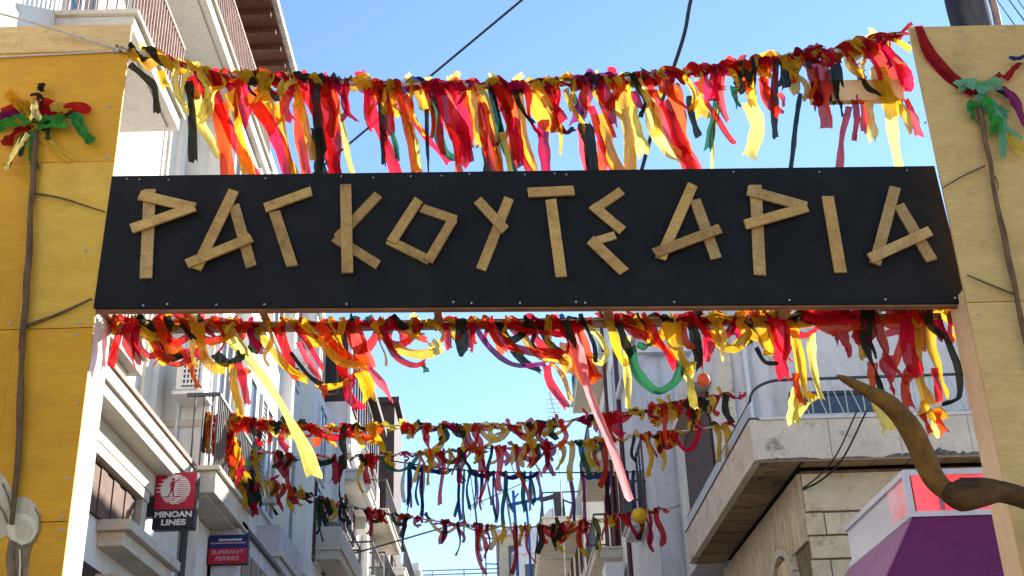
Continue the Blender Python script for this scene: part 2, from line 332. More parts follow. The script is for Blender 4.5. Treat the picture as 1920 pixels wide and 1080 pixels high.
def balcony(par, xw, xo, y0, y1, z, t=0.18, rail=1.0, rm=None, sm=None, step=0.11, solid=0, ends=True, mould=True, top=None, pm=None):
    """slab from wall xw out to xo, bottom at z; > slab, moulding, top_rail, baluster pieces"""
    s = 1 if xo > xw else -1; sm = sm or m_soffit; rm = rm or m_rust
    o = MB().box(xw, xo, y0, y1, z, z+t).build('balcony', sm, par, bevel=0.012)
    if mould:
        MB().box(xw, xo+s*0.05, y0-0.05, y1+0.05, z+t, z+t+0.06).build('edge_moulding', m_trim if sm != m_white else sm, o)
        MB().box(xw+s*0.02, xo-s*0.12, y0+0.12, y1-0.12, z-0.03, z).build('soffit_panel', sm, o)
    zt = z+t+(0.06 if mould else 0)
    if solid:
        f = MB(); f.box(xo-s*0.09, xo, y0, y1, zt, zt+solid)
        if ends: f.box(xw, xo-s*0.09, y0, y0+0.09, zt, zt+solid); f.box(xw, xo-s*0.09, y1-0.09, y1, zt, zt+solid)
        f.build('parapet', pm or sm, o); zt += solid
    if rail > solid:
        h = rail-solid
        f = MB(); f.box(xo-s*0.06, xo-s*0.02, y0+0.01, y1-0.01, zt+h-0.05, zt+h)
        if ends: f.box(xw, xo-s*0.06, y0+0.01, y0+0.05, zt+h-0.05, zt+h); f.box(xw, xo-s*0.06, y1-0.05, y1-0.01, zt+h-0.05, zt+h)
        f.build('top_rail', rm, o)
        b = MB(); n = max(2, int((y1-y0)/step))
        for i in range(n+1):
            yy = y0+0.03+(y1-y0-0.06)*i/n; b.box(xo-s*0.05, xo-s*0.03, yy-0.01, yy+0.01, zt, zt+h-0.05)
        if ends:
            n = max(2, int(abs(xo-xw)/step))
            for i in range(1, n):
                xx = xw+(xo-xw)*i/n
                for yy in (y0+0.03, y1-0.03): b.box(xx-0.01, xx+0.01, yy-0.01, yy+0.01, zt, zt+h-0.05)
        q = b.build('baluster', rm, o); q['kind'] = 'stuff'
    return o

# ================================================================== LEFT SIDE BUILDINGS
XA = -4.9
A = thing('corner_building', 'white stuccoed building with dark wooden eaves behind the yellow left pillar', 'building', (XA, 12, 0))
wa = MB().box(-11, XA, 5.0, 19.2, 0, 15.4).build('wall', m_white, A)
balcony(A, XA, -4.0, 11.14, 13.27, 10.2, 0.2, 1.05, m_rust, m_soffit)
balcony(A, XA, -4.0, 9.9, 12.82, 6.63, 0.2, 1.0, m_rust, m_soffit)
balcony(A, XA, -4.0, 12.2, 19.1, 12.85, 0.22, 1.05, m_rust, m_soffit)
# lower floor stands forward under a canopy with a brown strip along its edge
XL = -4.35
MB().box(-11, XL, 5.0, 16.68, 0, 6.0).build('lower_wall', m_white, A)
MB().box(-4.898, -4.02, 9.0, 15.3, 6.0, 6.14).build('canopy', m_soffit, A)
MB().box(-4.1, -3.98, 9.0, 15.35, 6.143, 6.3).build('canopy_strip', m_trim, A)
MB().box(-4.04, -3.95, 9.0, 15.38, 6.303, 6.36).build('canopy_edge', m_rust, A)
MB().box(XL, XL+0.1, 9.0, 15.2, 5.74, 5.997).build('canopy_cove', m_trim, A)
ya, yb, zc, zd = 12.0, 14.15, 5.02, 5.58
o = MB().box(XL, XL+0.02, ya, yb, zc, zd).build('window', m_dark, A)
for i in range(9):
    yy = ya+0.04+i*(yb-ya-0.08)/9; MB().box(XL+0.02, XL+0.04+0.012*(i % 2), yy, yy+(yb-ya)/9-0.03, zc, zd-0.04).build('shutter_board', m_shut, o)
MB().box(XL, XL+0.12, 11.8, 14.35, zd+0.003, zd+0.12).build('lintel', m_cream, A)
MB().box(XL, XL+0.10, 14.153, 14.35, zc, zd).build('jamb', m_trim, A)
MB().box(XL, -4.06, 12.98, 15.0, 4.74, 4.9).build('sill_slab', m_trim, A, bevel=0.01)
MB().box(XL, -3.98, 12.9, 15.1, 4.9, 5.02).build('sill_moulding', m_cream, A, bevel=0.01)
MB().box(XL, XL+0.02, 11, 15.6, 0.2, 4.5).build('shop_opening', m_dkwood, A)
MB().box(XL+0.02, XL+0.3, 13.0, 14.6, 4.2, 4.45).build('roller_box', m_trim, A)
MB().tube([(XL+0.07, 16.3, 0.2), (XL+0.07, 16.3, 5.9)], 0.05).build('drain_pipe', m_metal, A)
# upper openings
for (ya, yb, zc, zd) in ((11.3, 12.2, 10.5, 12.6), (8.9, 10.2, 9.9, 12.4), (13.2, 14.4, 13.2, 15.2), (15.5, 16.8, 13.2, 15.2), (17.3, 18.4, 13.2, 15.2)):
    window(A, 1, XA, ya, yb, zc, zd, bars=1)
for yy in (15.6,):
    MB().tube([(XA+0.06, yy, 7.0), (XA+0.06, yy, 12.8)], 0.03).build('drain_pipe', m_trim, A)
for yy in (16.2,):
    MB().box(XA, XA+0.08, yy, yy+0.3, 6.9, 12.84).build('pilaster', m_white, A)
# wooden eaves: soffit boards, rafters, tile edge
ev = MB().box(-9, -3.82, 5.0, 19.7, 15.55, 15.62).build('eaves_soffit', m_eave, A)
for i in range(22):
    yy = 8.2+i*0.52; MB().box(XA, -3.86, yy, yy+0.09, 15.43, 15.549).build('rafter', m_eave, A)
for i in range(52):
    yy = 7.2+i*0.24; MB().box(-3.83, -3.72, yy, yy+0.225, 15.58, 15.72+0.015*(i % 2)).build('roof_tile', m_tile, A)
MB().hexa([(-9, 5, 15.63), (-3.8, 5, 15.63), (-3.8, 19.7, 15.63), (-9, 19.7, 15.63), (-9, 5, 17.4), (-3.8, 5, 15.72), (-3.8, 19.7, 15.72), (-9, 19.7, 17.4)]).build('roof', m_tile, A)

XB = -4.2
Bd = thing('bay_building', 'pale lilac apartment block with air conditioner on its shaded end wall', 'building', (XB, 18, 0))
MB().box(-9, XB, 16.7, 27.0, 0, 13.5).build('wall', m_white, Bd)
MB().box(-9, XB+0.1, 19.21, 27.1, 13.5, 13.72).build('cornice', m_white, Bd)
MB().box(-8.9, XB+0.1, 16.6, 19.2, 12.6, 12.8).build('cornice', m_white, Bd)
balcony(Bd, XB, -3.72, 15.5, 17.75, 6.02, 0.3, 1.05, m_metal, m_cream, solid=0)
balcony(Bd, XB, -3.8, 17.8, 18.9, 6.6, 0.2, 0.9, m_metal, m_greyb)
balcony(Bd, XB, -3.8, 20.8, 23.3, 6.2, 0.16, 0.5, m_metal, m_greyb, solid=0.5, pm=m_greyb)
MB().box(XB+0.001, -3.78, 17.4, 20.6, 2.9, 6.05).build('shopfront_box', m_greyb, Bd)
MB().box(XB+0.001, -3.72, 17.35, 20.65, 6.053, 6.12).build('shopfront_cap', m_metal, Bd)
for i in range(4):
    MB().box(-3.779, -3.765, 17.7+i*0.7, 18.3+i*0.7, 5.0, 5.8).build('shopfront_pane', m_glass, Bd)
for zc in (7.2, 10.6):
    for (ya, yb) in ((17.0, 17.9), (18.7, 19.9), (20.9, 22.0), (23.0, 24.2), (25.0, 26.2)):
        window(Bd, 1, XB, ya, yb, zc, zc+2.0)
for (ya, yb) in ((17.4, 18.6), (20.0, 21.2), (22.6, 23.8)):
    window(Bd, 1, XB, ya, yb, 4.2, 5.9)
for yy in (18.2, 22.3, 24.7):
    MB().box(XB, XB+0.22, yy, yy+0.35, 6.9 if yy > 19 else 7.4, 13.498 if yy > 19.3 else 12.598).build('pilaster', m_white, Bd)
MB().tube([(XB+0.07, 16.78, 7.2), (XB+0.07, 16.78, 12.5)], 0.05).build('drain_pipe', m_wpipe, Bd)
MB().tube([(-4.62, 16.64, 6.6), (-4.62, 16.64, 11.0)], 0.03).build('conduit', m_wpipe, Bd)
MB().box(-4.9, -4.25, 16.66, 16.7, 7.35, 7.45).build('string_course', m_trim, Bd)
# ac unit on the end wall
ac = thing('air_conditioner', 'white air conditioning unit on the lilac end wall under the big sign', 'air conditioner', (-4.5, 16.4, 7.6))
p0 = aty(333, 738, 16.3); p1 = aty(388, 672, 16.3)
MB().box(p0.x, p1.x, 16.15, 16.6, p0.z, p1.z).build('casing', m_ac, ac, bevel=0.015)
MB().box(p0.x+0.08, p1.x-0.05, 16.135, 16.149, p0.z+0.05, p1.z-0.05).build('fan_opening', m_dark, ac)
g = MB()
for i in range(5):
    xx = p0.x+0.1+i*(p1.x-p0.x-0.17)/4; g.box(xx-0.012, xx+0.012, 16.115, 16.133, p0.z+0.05, p1.z-0.05)
for i in range(6):
    zz = p0.z+0.07+i*(p1.z-p0.z-0.14)/5; g.box(p0.x+0.08, p1.x-0.05, 16.105, 16.114, zz-0.012, zz+0.012)
g.build('fan_grille', m_ac, ac)
MB().box(p0.x-0.03, p1.x+0.04, 16.1, 16.65, p0.z-0.08, p0.z-0.03).build('bracket', m_ac, ac)

# brown enclosed balcony block further down
E_ = thing('timber_balcony_building', 'building with dark brown enclosed timber balcony high on the left', 'building', (-4.2, 40, 0))
MB().box(-10, -4.9, 27.2, 47, 0, 15.2).build('wall', m_cream, E_)
MB().box(-6.2, -4.2, 32.7, 42, 12.3, 13.5).build('parapet', m_lilac, E_)
MB().box(-6.2, -4.25, 32.75, 42, 13.5, 15.6).build('timber_enclosure', m_dkwood, E_)
MB().box(-6.4, -4.0, 32.4, 42.4, 15.6, 15.85).build('roof', m_dkwood, E_)
MB().tube([(-4.17, 32.65, 12.2), (-4.17, 32.65, 15.5)], 0.06).build('corner_post', m_frame, E_)
for i in range(4):
    yy = 33.4+i*2.1; window(E_, 1, -4.25, yy, yy+1.5, 13.7, 15.3, m_shut, m_glass)
fwindow(E_, 32.75, -5.9, -4.5, 13.7, 15.2, m_shut, m_dark)
E2 = thing('timber_tower', 'tall dark brown timber clad tower beyond the enclosed balcony', 'tower', (-5, 46, 0))
MB().box(-7, -4.15, 47.2, 51, 0, 18.6).build('wall', m_dkwood, E2)
MB().box(-7.2, -3.95, 47.0, 51.2, 18.6, 18.85).build('roof', m_dkwood, E2)
for zz in (13.5, 16.0): fwindow(E2, 47.2, -5.9, -4.7, zz, zz+1.5, m_shut, m_dark)
F_ = thing('balcony_apartment_block', 'sunlit cream apartment block with stacked balconies down the street on the left', 'building', (-4.4, 40, 0))
MB().box(-10, -4.35, 27.3, 60, 0, 12.2).build('wall', m_white, F_)
for (ya, yb, zz, xo, mm) in ((28.4, 33.0, 8.0, -3.75, m_cream), (34.5, 38.0, 8.6, -3.6, m_white), (32.0, 36.5, 11.0, -3.7, m_white), (38.5, 44, 9.2, -3.6, m_cream), (38.5, 44, 11.6, -3.6, m_cream), (46, 52, 11.3, -3.6, m_white), (46, 52, 9.0, -3.6, m_white), (38.5, 44, 6.6, -3.6, m_cream)):
    balcony(F_, -4.35, xo, ya, yb, zz, 0.22, 1.0, m_metal, mm, step=0.25, solid=0.5 if zz < 8.1 else 0)
for zz in (7.9, 10.0):
    for yy in (28.2, 31.0, 34, 37.4, 40.5, 44.6, 48, 52):
        window(F_, 1, -4.35, yy, yy+1.2, zz, zz+1.9)
for yy in (31.2, 37.6, 45, 53):
    MB().box(-4.35, -4.1, yy, yy+0.4, 0, 12.1).build('pilaster', m_white, F_)
for (yy, zz) in ((29.6, 9.2), (36.0, 10.6), (42.8, 10.4)):
    o = MB().box(-4.35, -4.0, yy, yy+0.8, zz, zz+0.55).build('air_conditioner_box', m_ac, F_); MB().box(-3.999, -3.985, yy+0.08, yy+0.55, zz+0.05, zz+0.5).build('fan_grille', m_metal, o)
for (yy, zz) in ((28.2, 7.9), (34, 10.0), (40.5, 7.9), (44.6, 10.0)):
    for dy in (-0.55, 1.22): shutter(F_, 1, -4.35, yy+dy, yy+dy+0.52, zz, zz+1.9, m_shut, 1)
for (yy, zz) in ((18.7, 10.6), (20.9, 10.6), (23.0, 10.6), (20.9, 7.2)):
    shutter(Bd, 1, XB, yy-0.55, yy-0.03, zz, zz+2.0, m_lmetal, 1)
tallF = thing('distant_block', 'narrow pale block furthest down the street on the left', 'building', (-4, 62, 0))
MB().box(-10, -3.9, 60.2, 80, 0, 14.5).build('wall', m_cream, tallF)
for zz in (9.5, 12):
    balcony(tallF, -3.9, -3.2, 62, 70, zz, 0.25, 1.0, m_metal, m_white, step=0.4)
    for yy in (63, 66, 72): window(tallF, 1, -3.9, yy, yy+1.5, zz+0.4, zz+2.1)
MB().box(-9.6, -4.0, 60.4, 79.6, 14.5, 14.9).build('cornice', m_white, tallF)

# ================================================================== RIGHT SIDE BUILDINGS
R1 = thing('corner_terrace_building', 'old plastered corner building with stained terrace balcony on the right', 'building', (6, 19, 0))
XG, YG = 4.72, 18.15
MB().box(XG, 14, YG, 25.5, 0, 6.84).build('wall', m_joint, R1)
# stone facing blocks on the front wall
hz = 0.37
for r in range(10):
    hz = 0.62 if r == 0 else 0.36
    z0 = 6.80-0.62-0.36*r
    x = XG+(0.28 if r % 2 else 0.0)
    if x > XG: MB().box(XG-0.02, x-0.02, YG-0.045, YG-0.001, z0+0.016, z0+hz-0.016).build('stone_block', m_sand, R1)
    while x < 9.0:
        wd = (1.9 if r == 0 else 0.95)+0.14*((r*7+int(x*3)) % 3); MB().box(x, x+wd-0.03, YG-0.04-0.006*((r+int(x*5)) % 2), YG-0.001, z0+0.016, z0+hz-0.016).build('stone_block', m_sand, R1, bevel=0.01); x += wd
# street wall: boards above, two blind arches
XS = XG
for i in range(26):
    y0_ = 18.15+i*0.27
    zz = 5.75
    for (yc, rr) in ((19.9, 0.85), (22.6, 0.85)):
        d = abs(y0_+0.13-yc)
        if d < rr: zz = max(zz, 5.05+math.sqrt(max(0, rr*rr-d*d)))
    MB().box(XS-0.05, XS-0.001, y0_+0.014, y0_+0.256, min(zz, 6.6), 6.8).build('facing_board', m_sand, R1)
for yc in (19.9, 22.6):
    ring = MB(); n = 14
    for i in range(n):
        a0 = math.pi*i/n; a1 = math.pi*(i+1)/n-0.03
        pts = [(XS-0.10, yc+0.85*math.cos(a0), 5.05+0.85*math.sin(a0)), (XS-0.10, yc+0.98*math.cos(a0), 5.05+0.98*math.sin(a0)),
               (XS-0.10, yc+0.98*math.cos(a1), 5.05+0.98*math.sin(a1)), (XS-0.10, yc+0.85*math.cos(a1), 5.05+0.85*math.sin(a1))]
        ring.poly(pts, (0.1, 0, 0))
    ring.build('arch_moulding', m_trim, R1)
    for r in range(9):
        for c in range(3):
            ya = yc-0.84+c*0.565; zb = 5.85-0.35*(r+1)
            MB().box(XS-0.03, XS-0.001, ya, ya+0.54, zb, zb+0.32).build('stone_block', m_sand, R1)
# balcony slab with soffit boards, stained parapet
sx0, sy0, sx1, sy1 = 3.91, 17.6, 12.5, 24.8
MB().box(sx0+0.04, sx1, sy0+0.04, sy1, 6.92, 7.0).build('balcony_slab', m_dkwood, R1)
for i in range(8):
    yy = 17.75+i*0.9
    MB().box(sx0+0.1, XG-0.06, yy, yy+0.84, 6.885-0.006*(i % 2), 6.919).build('soffit_board', m_board, R1)
for i in range(14):
    xx = XG+i*0.55
    MB().box(xx, xx+0.53, sy0+0.1, YG-0.06, 6.885-0.006*(i % 2), 6.919).build('soffit_board', m_board, R1)
MB().box(sx0, sx0+0.12, sy0, sy1, 6.87, 7.52).build('side_parapet', m_stained, R1)
for i in range(8):
    xx = sx0+0.122+i*1.08
    MB().box(xx, xx+1.07, sy0, sy0+0.12, 6.87, 7.5).build('parapet_panel', m_stained, R1)
for (xa, xb, hh) in ((3.95, 4.9, 0.035), (5.2, 5.7, 0.03), (5.9, 9.0, 0.085)):
    lip = MB(); x = xa; w_ = 0.022
    def pf(x): return 0.008+hh*max(0.0, 0.55+0.9*mnoise.noise(Vector((x*2.3, 5, 1)))+0.55*mnoise.noise(Vector((x*14, 2, 3))))*min(1, (x-xa)*5, (xb-x)*5)
    while x < xb-w_:
        lip.poly([(x, sy0-0.006, 6.868+pf(x)), (x+w_, sy0-0.006, 6.868+pf(x+w_)), (x+w_, sy0-0.006, 6.866), (x, sy0-0.006, 6.866)], (0, 0.0055, 0)); x += w_
    q = lip.build('mould_stain', m_mould, R1); q['kind'] = 'stuff'
MB().box(sx0-0.02, sx0+0.14, sy0-0.02, sy1+0.02, 7.523, 7.545).build('coping', m_metal, R1)
MB().box(sx0+0.163, sx1, sy0-0.03, sy0+0.15, 7.503, 7.55).build('coping', m_grey, R1)
# railing
rl = MB(); pts = []
for i in range(9):
    a = i/8*math.pi/2; pts.append((sx0+0.06+0.55*(1-math.cos(a)), sy0+0.06, 7.85+0.33*math.sin(a)))
pts.append((sx1, sy0+0.06, 8.22)); rl.tube(pts, 0.024, 6)
rl.tube([(sx0+0.06, sy0+0.06, 7.85), (sx0+0.06, sy1, 7.85)], 0.02, 6)
ro = rl.build('hand_rail', m_metal, R1, smooth=True)
br = MB(); x = sx0+0.75; k = 0
while x < 9.5:
    br.tube([(x, sy0+0.06, 7.55), (x, sy0+0.06, 8.2)], 0.010, 5)
    br.tube([(x+0.02, sy0+0.06, 8.2), (x+0.22, sy0+0.06, 7.56)], 0.010, 5); x += 0.27
br.box(sx0+0.7, 9.5, sy0+0.03, sy0+0.09, 7.56, 7.6)
q = br.build('baluster', m_lmetal, R1); q['kind'] = 'stuff'
for i in range(13):
    yy = sy0+0.15+i*0.54; MB().box(sx0+0.05, sx0+0.07, yy, yy+0.53, 7.58, 7.84).build('rail_panel', m_panel, R1)
for i in range(4):
    pass
# set-back upper storey
MB().box(4.16, 14, 20.6, 26.8, 6.95, 11.0).build('wall', m_grey, R1)
MB().box(4.12, 4.34, 20.52, 20.598, 7.0, 10.9).build('pilaster', m_stained, R1)
MB().tube([(4.62, 20.53, 7.0), (4.62, 20.53, 10.9)], 0.045).build('drain_pipe', m_wpipe, R1)
fwindow(R1, 20.6, 5.35, 7.05, 7.3, 9.02, m_metal, m_glass, bars=0)
MB().box(4.1, 4.158, 22.0, 25.2, 7.1, 9.6).build('dark_doorway', m_dkwood, R1)
MB().box(3.8, 4.158, 21.6, 25.6, 9.65, 9.82).build('door_hood', m_stained, R1)
for i in range(6):
    pass

R2 = thing('grey_parapet_building', 'grey rendered block with flat stained parapet above the terrace', 'building', (6, 29, 0))
MB().box(3.62, 13, 27.0, 32.8, 0, 13.3).build('wall', m_greyb, R2)
MB().box(3.5, 13, 26.9, 32.78, 13.3, 13.5).build('parapet', m_grey, R2)
MB().box(3.45, 13, 26.7, 26.89, 12.35, 12.5).build('ledge', m_grey, R2)
MB().tube([(3.56, 32.7, 0), (3.56, 32.7, 16)], 0.07).build('drain_pipe', m_bpipe, R2)
b_ = balcony(R2, 3.62, 3.2, 28.4, 30.2, 8.6, 0.15, 0.9, m_metal, m_greyb)
window(R2, -1, 3.62, 28.6, 29.9, 9.0, 10.8, m_shut, m_glass)
R3 = thing('white_balcony_building', 'tall white building with brown balcony undersides beyond the grey block', 'building', (4, 38, 0))
MB().box(3.62, 6.4, 32.9, 40.4, 0, 18.5).build('wall', m_white, R3)
for (ya, yb, zz, xo) in ((35.5, 40.4, 15.6, 2.75), (35.5, 40.4, 12.4, 2.85), (35.0, 39, 9.3, 2.8)):
    o = balcony(R3, 3.62, xo, ya, yb, zz, 0.25, 1.0, m_blue if zz > 15 else m_metal, m_cream, step=0.3)
for zz in (9.8, 12.9, 16.0):
    for yy in (33.6, 37, 39.0): window(R3, -1, 3.62, yy, yy+1.0, zz, zz+2.0, m_shut if zz < 12 else m_frame, m_glass)
shutter(R3, -1, 3.62, 35.2, 36.4, 9.7, 11.9, m_eave)
cr = MB()
for i in range(2):
    pass
MB().box(3.0, 3.5, 34.0, 35.2, 8.3, 8.95).build('window_box', m_frame, R3)
MB().tube([(3.5, 35.6, 6), (3.5, 35.6, 19)], 0.06).build('drain_pipe', m_bpipe, R3)
R4 = thing('cream_building', 'cream house with brown balconies behind the far utility pole', 'building', (4, 52, 0))
MB().box(3.3, 6.4, 46, 62, 0, 15.0).build('wall', m_cream, R4)
for (ya, yb, zz) in ((46.2, 52, aty(1053, 992, 48).z-0.25), (54, 60, 13.5), (54, 60, 10.6)):
    balcony(R4, 3.3, 1.75, ya, yb, zz, 0.25, 1.0, m_metal, m_cream, step=0.35)
for zz in (11.6,):
    for yy in (47, 50, 53.5, 57): window(R4, -1, 3.3, yy, yy+1.3, zz, zz+2.0, m_shut)
R5 = thing('far_house', 'low beige house with flat roof at the far end of the street', 'building', (0, 85, 0))
pA = aty(938, 1045, 85); pB = aty(1010, 1000, 85)
MB().box(pA.x, 6, 85, 100, 0, pA.z+1.5).build('wall', m_sand, R5)
MB().box(pA.x-0.3, 6, 84.6, 100, pA.z+1.5, pA.z+1.9).build('roof', m_grey, R5)
for i in range(3): fwindow(R5, 85, pA.x+0.6+i*1.6, pA.x+1.5+i*1.6, pA.z-1.4, pA.z+0.8, m_shut)
R6 = thing('far_gabled_house', 'grey gabled house just behind the low beige house at street end', 'building', (3, 72, 0))
gx0 = aty(965, 1040, 72).x; gz = aty(965, 1040, 72).z; gt = aty(1030, 955, 72)
MB().box(gx0, 7, 72, 84, 0, gz).build('wall', m_grey, R6)
MB().hexa([(gx0-0.2, 71.8, gz), (7, 71.8, gz), (7, 84, gz), (gx0-0.2, 84, gz), (gt.x, 71.8, gt.z), (gt.x+0.3, 71.8, gt.z), (gt.x+0.3, 84, gt.z), (gt.x, 84, gt.z)]).build('roof', m_lilac, R6)
for i in range(2): fwindow(R6, 72, gx0+0.6+i*1.5, gx0+1.4+i*1.5, gz-2.2, gz-0.6, m_shut)

# ================================================================== KIOSK
K = thing('kiosk', 'kiosk with purple awning and red sign box before the terrace', 'kiosk', (5.5, 13, 0))
kx, ky, kz1, kz0 = 4.2, 12.0, 5.02, 4.56
MB().box(kx+0.12, 8.2, ky+0.12, 14.3, 0.13, kz0).build('body', m_grey, K)
MB().box(kx+0.02, 8.3, ky+0.02, 14.34, kz0+0.02, kz1-0.02).build('sign_box', m_scas, K)
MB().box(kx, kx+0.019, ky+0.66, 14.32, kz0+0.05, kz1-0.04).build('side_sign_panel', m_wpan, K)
MB().box(kx, kx+0.019, ky+0.06, ky+0.655, kz0+0.05, kz1-0.04).build('side_sign_panel', m_lpan, K)  # reddish reflection near the corner, put in as a pink panel
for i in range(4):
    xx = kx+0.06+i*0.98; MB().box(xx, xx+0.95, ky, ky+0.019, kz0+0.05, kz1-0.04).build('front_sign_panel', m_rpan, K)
for i in range(5):
    xx = kx+0.3+i*0.55; MB().box(xx, xx+0.05, ky-0.003, ky-0.0005, kz0+0.06, kz1-0.05).build('panel_divider', m_pkawn, K)
f = MB(); f.box(kx-0.03, 8.3, ky-0.03, ky+0.02, kz1-0.04, kz1+0.02); f.box(kx-0.03, 8.3, ky-0.03, ky+0.02, kz0-0.01, kz0+0.045)
f.box(kx-0.03, kx+0.02, ky+0.021, 14.36, kz1-0.04, kz1+0.02); f.box(kx-0.03, kx+0.02, ky+0.021, 14.36, kz0-0.01, kz0+0.045)
f.box(kx-0.03, kx+0.03, ky-0.031, ky+0.03, kz0+0.046, kz1-0.041)
f.build('sign_frame', m_wpan, K)
zl = 3.75; fx, fy = 3.55, 11.25
MB().hexa([(fx+0.005, fy, zl), (8.4, fy, zl), (8.4, ky, zl), (kx, ky, zl), (kx+0.0, ky-0.02, kz0-0.015), (8.3, ky-0.02, kz0-0.015), (8.3, ky+0.1, kz0-0.015), (kx, ky+0.1, kz0-0.015)]).build('front_awning', m_purple, K)
MB().hexa([(fx, fy+0.01, zl), (kx-0.01, ky+0.01, zl), (kx-0.01, 14.36, zl), (fx, 15.0, zl), (kx-0.03, ky, kz0-0.015), (kx-0.01, ky+0.01, kz0-0.015), (kx-0.01, 14.36, kz0-0.015), (kx-0.03, 14.36, kz0-0.015)]).build('side_awning', m_pkawn, K)
for i in range(1, 5):
    u_ = i/5; xa_ = fx+(8.4-fx)*u_; xb_ = kx+(8.3-kx)*u_
    MB().hexa([(xa_, fy-0.006, zl), (xa_+0.02, fy-0.006, zl), (xa_+0.02, fy+0.01, zl), (xa_, fy+0.01, zl), (xb_, ky-0.026, kz0-0.02), (xb_+0.02, ky-0.026, kz0-0.02), (xb_+0.02, ky-0.01, kz0-0.02), (xb_, ky-0.01, kz0-0.02)]).build('awning_seam', m_purple, K)
MB().tube([(fx-0.005, fy-0.005, zl), (kx-0.02, ky-0.015, kz0-0.02)], 0.012, 6).build('hip_piping', m_pkawn, K)
v_ = MB(); v_.box(fx-0.01, 8.4, fy-0.01, fy+0.005, zl-0.25, zl-0.002); v_.build('valance', m_purple, K)

# ================================================================== ARCH
YF = 7.7
PLt = thing('plywood_pillar', 'bright yellow plywood pillar at the left end of the black sign', 'pillar', (-3.4, 7.9, 0), 'plywood pillars of the arch')
xe = -2.78
MB().box(-4.3, xe-0.02, YF+0.025, 8.06, 0.13, 5.1).build('frame_core', m_timber, PLt)
for xx in (-4.2, -3.3): MB().box(xx, xx+0.06, YF+0.025, YF+0.1, 5.103, 7.3).build('stud', m_timber, PLt)
MB().box(xe-0.018, xe, YF+0.03, 8.07, 0.13, 5.16).build('side_panel', m_side_l, PLt)
zs = [7.34, 6.32, 5.0, 3.68, 2.3, 0.9, 0.15]
zs[1] = aty(100, 305, YF).z; zs[2] = aty(100, 616, YF).z; zs[3] = aty(80, 979, YF).z; zs[0] = aty(120, 98, YF).z
xs = aty(57, 450, YF).x
for i in range(6):
    MB().box(xs+0.0008, xe+0.004, YF, YF+0.02, zs[i+1]+0.004, zs[i]-0.003).build('front_panel', m_ply_l2 if i == 1 else m_ply_l, PLt)
    MB().box(-4.3, xs-0.0008, YF+0.001, YF+0.021, zs[i+1]+0.004, zs[i]-0.003).build('front_panel', m_ply_l, PLt)
zt = aty(120, 48, YF).z
MB().box(-4.3, xe+0.004, YF-0.004, YF+0.03, zs[0]+0.002, zt).build('top_plank', m_raw, PLt, bevel=0.004)
for (px, py) in ((200, 296), (212, 100), (150, 606), (143, 627), (127, 898), (118, 970), (116, 993), (160, 470), (205, 200), (146, 757), (20, 606), (25, 990)):
    p = aty(px, py, YF); MB().tube([(p.x, YF-0.006, p.z), (p.x, YF+0.004, p.z)], 0.011, 8).build('screw', m_screw, PLt)
# the painted hand (flat paint on the panel)
def flat(parent, name, pts, m, y, d=0.002):
    MB().poly([aty(px, py, y) for px, py in pts], (0, d, 0)).build(name, m, parent)
yp = YF-0.003
flat(PLt, 'painted_arm', [(-40, 840), (0, 884), (16, 905), (27, 932), (33, 960), (22, 1000), (0, 1010), (-40, 1000)], m_skin, yp)
flat(PLt, 'painted_sleeve', [(17, 1008), (35, 1014), (58, 1008), (62, 1018), (56, 1040), (50, 1090), (16, 1090), (10, 1050)], m_skin3, yp-0.0005)
fist = [(40+36*math.cos(a)*(1.0 if math.cos(a) > 0 else 0.95), 975+44*math.sin(a)) for a in [i*2*math.pi/24 for i in range(24)]]
flat(PLt, 'painted_fist', fist, m_skin, yp-0.001)
flat(PLt, 'painted_thumb', [(41+28*math.cos(i*2*math.pi/20), 992+30*math.sin(i*2*math.pi/20)) for i in range(20)], m_skin2, yp-0.004)
flat(PLt, 'painted_knuckle', [(44+17*math.cos(i*2*math.pi/16), 994+19*math.sin(i*2*math.pi/16)) for i in range(16)], m_skin, yp-0.007)
for st in ([(66, 950), (75, 968), (75, 996), (64, 1018), (62, 1016), (72, 995), (72, 969), (64, 951)], [(22, 1012), (40, 1022), (60, 1016), (60, 1019), (40, 1026), (21, 1016)],
           [(6, 905), (16, 930), (24, 962), (21, 963), (13, 932), (3, 907)], [(-2, 945), (8, 960), (16, 980), (13, 982), (5, 962), (-5, 948)], [(24, 1030), (28, 1060), (27, 1090), (23, 1090), (24, 1060), (21, 1031)], [(38, 1030), (40, 1055), (38, 1090), (34, 1090), (36, 1055), (35, 1031)]):
    flat(PLt, 'brush_stroke', st, m_skin3 if st[0][0] != 38 else m_skin2, yp-0.010)

PRt = thing('plywood_pillar', 'dull ochre plywood pillar at the right end of the black sign', 'pillar', (3.9, 7.7, 0), 'plywood pillars of the arch')
YR = 7.56; xr = 3.285
MB().box(xr+0.02, 4.7, YR+0.025, 7.86, 0.13, 5.02).build('frame_core', m_timber, PRt)
for xx in (3.75, 4.6): MB().box(xx, xx+0.06, YR+0.025, YR+0.1, 5.023, 7.2).build('stud', m_timber, PRt)
MB().box(xr, xr+0.018, YR+0.03, 7.87, 0.13, 5.06).build('side_panel', m_side_r, PRt)
zr = [aty(1800, 48, YR).z, aty(1860, 566, YR).z, 3.55, 2.2, 0.9, 0.15]
for i in range(5):
    MB().box(xr-0.004, 4.75, YR, YR+0.02, zr[i+1]+0.003, zr[i]-0.003).build('front_panel', m_ply_r, PRt)
for (px, py) in ((1705, 80), (1735, 230), (1762, 330), (1828, 552), (1835, 590), (1850, 700), (1880, 60), (1800, 60)):
    p = aty(px, py, YR); MB().tube([(p.x, YR-0.006, p.z), (p.x, YR+0.004, p.z)], 0.009, 8).build('screw', m_screw, PRt)

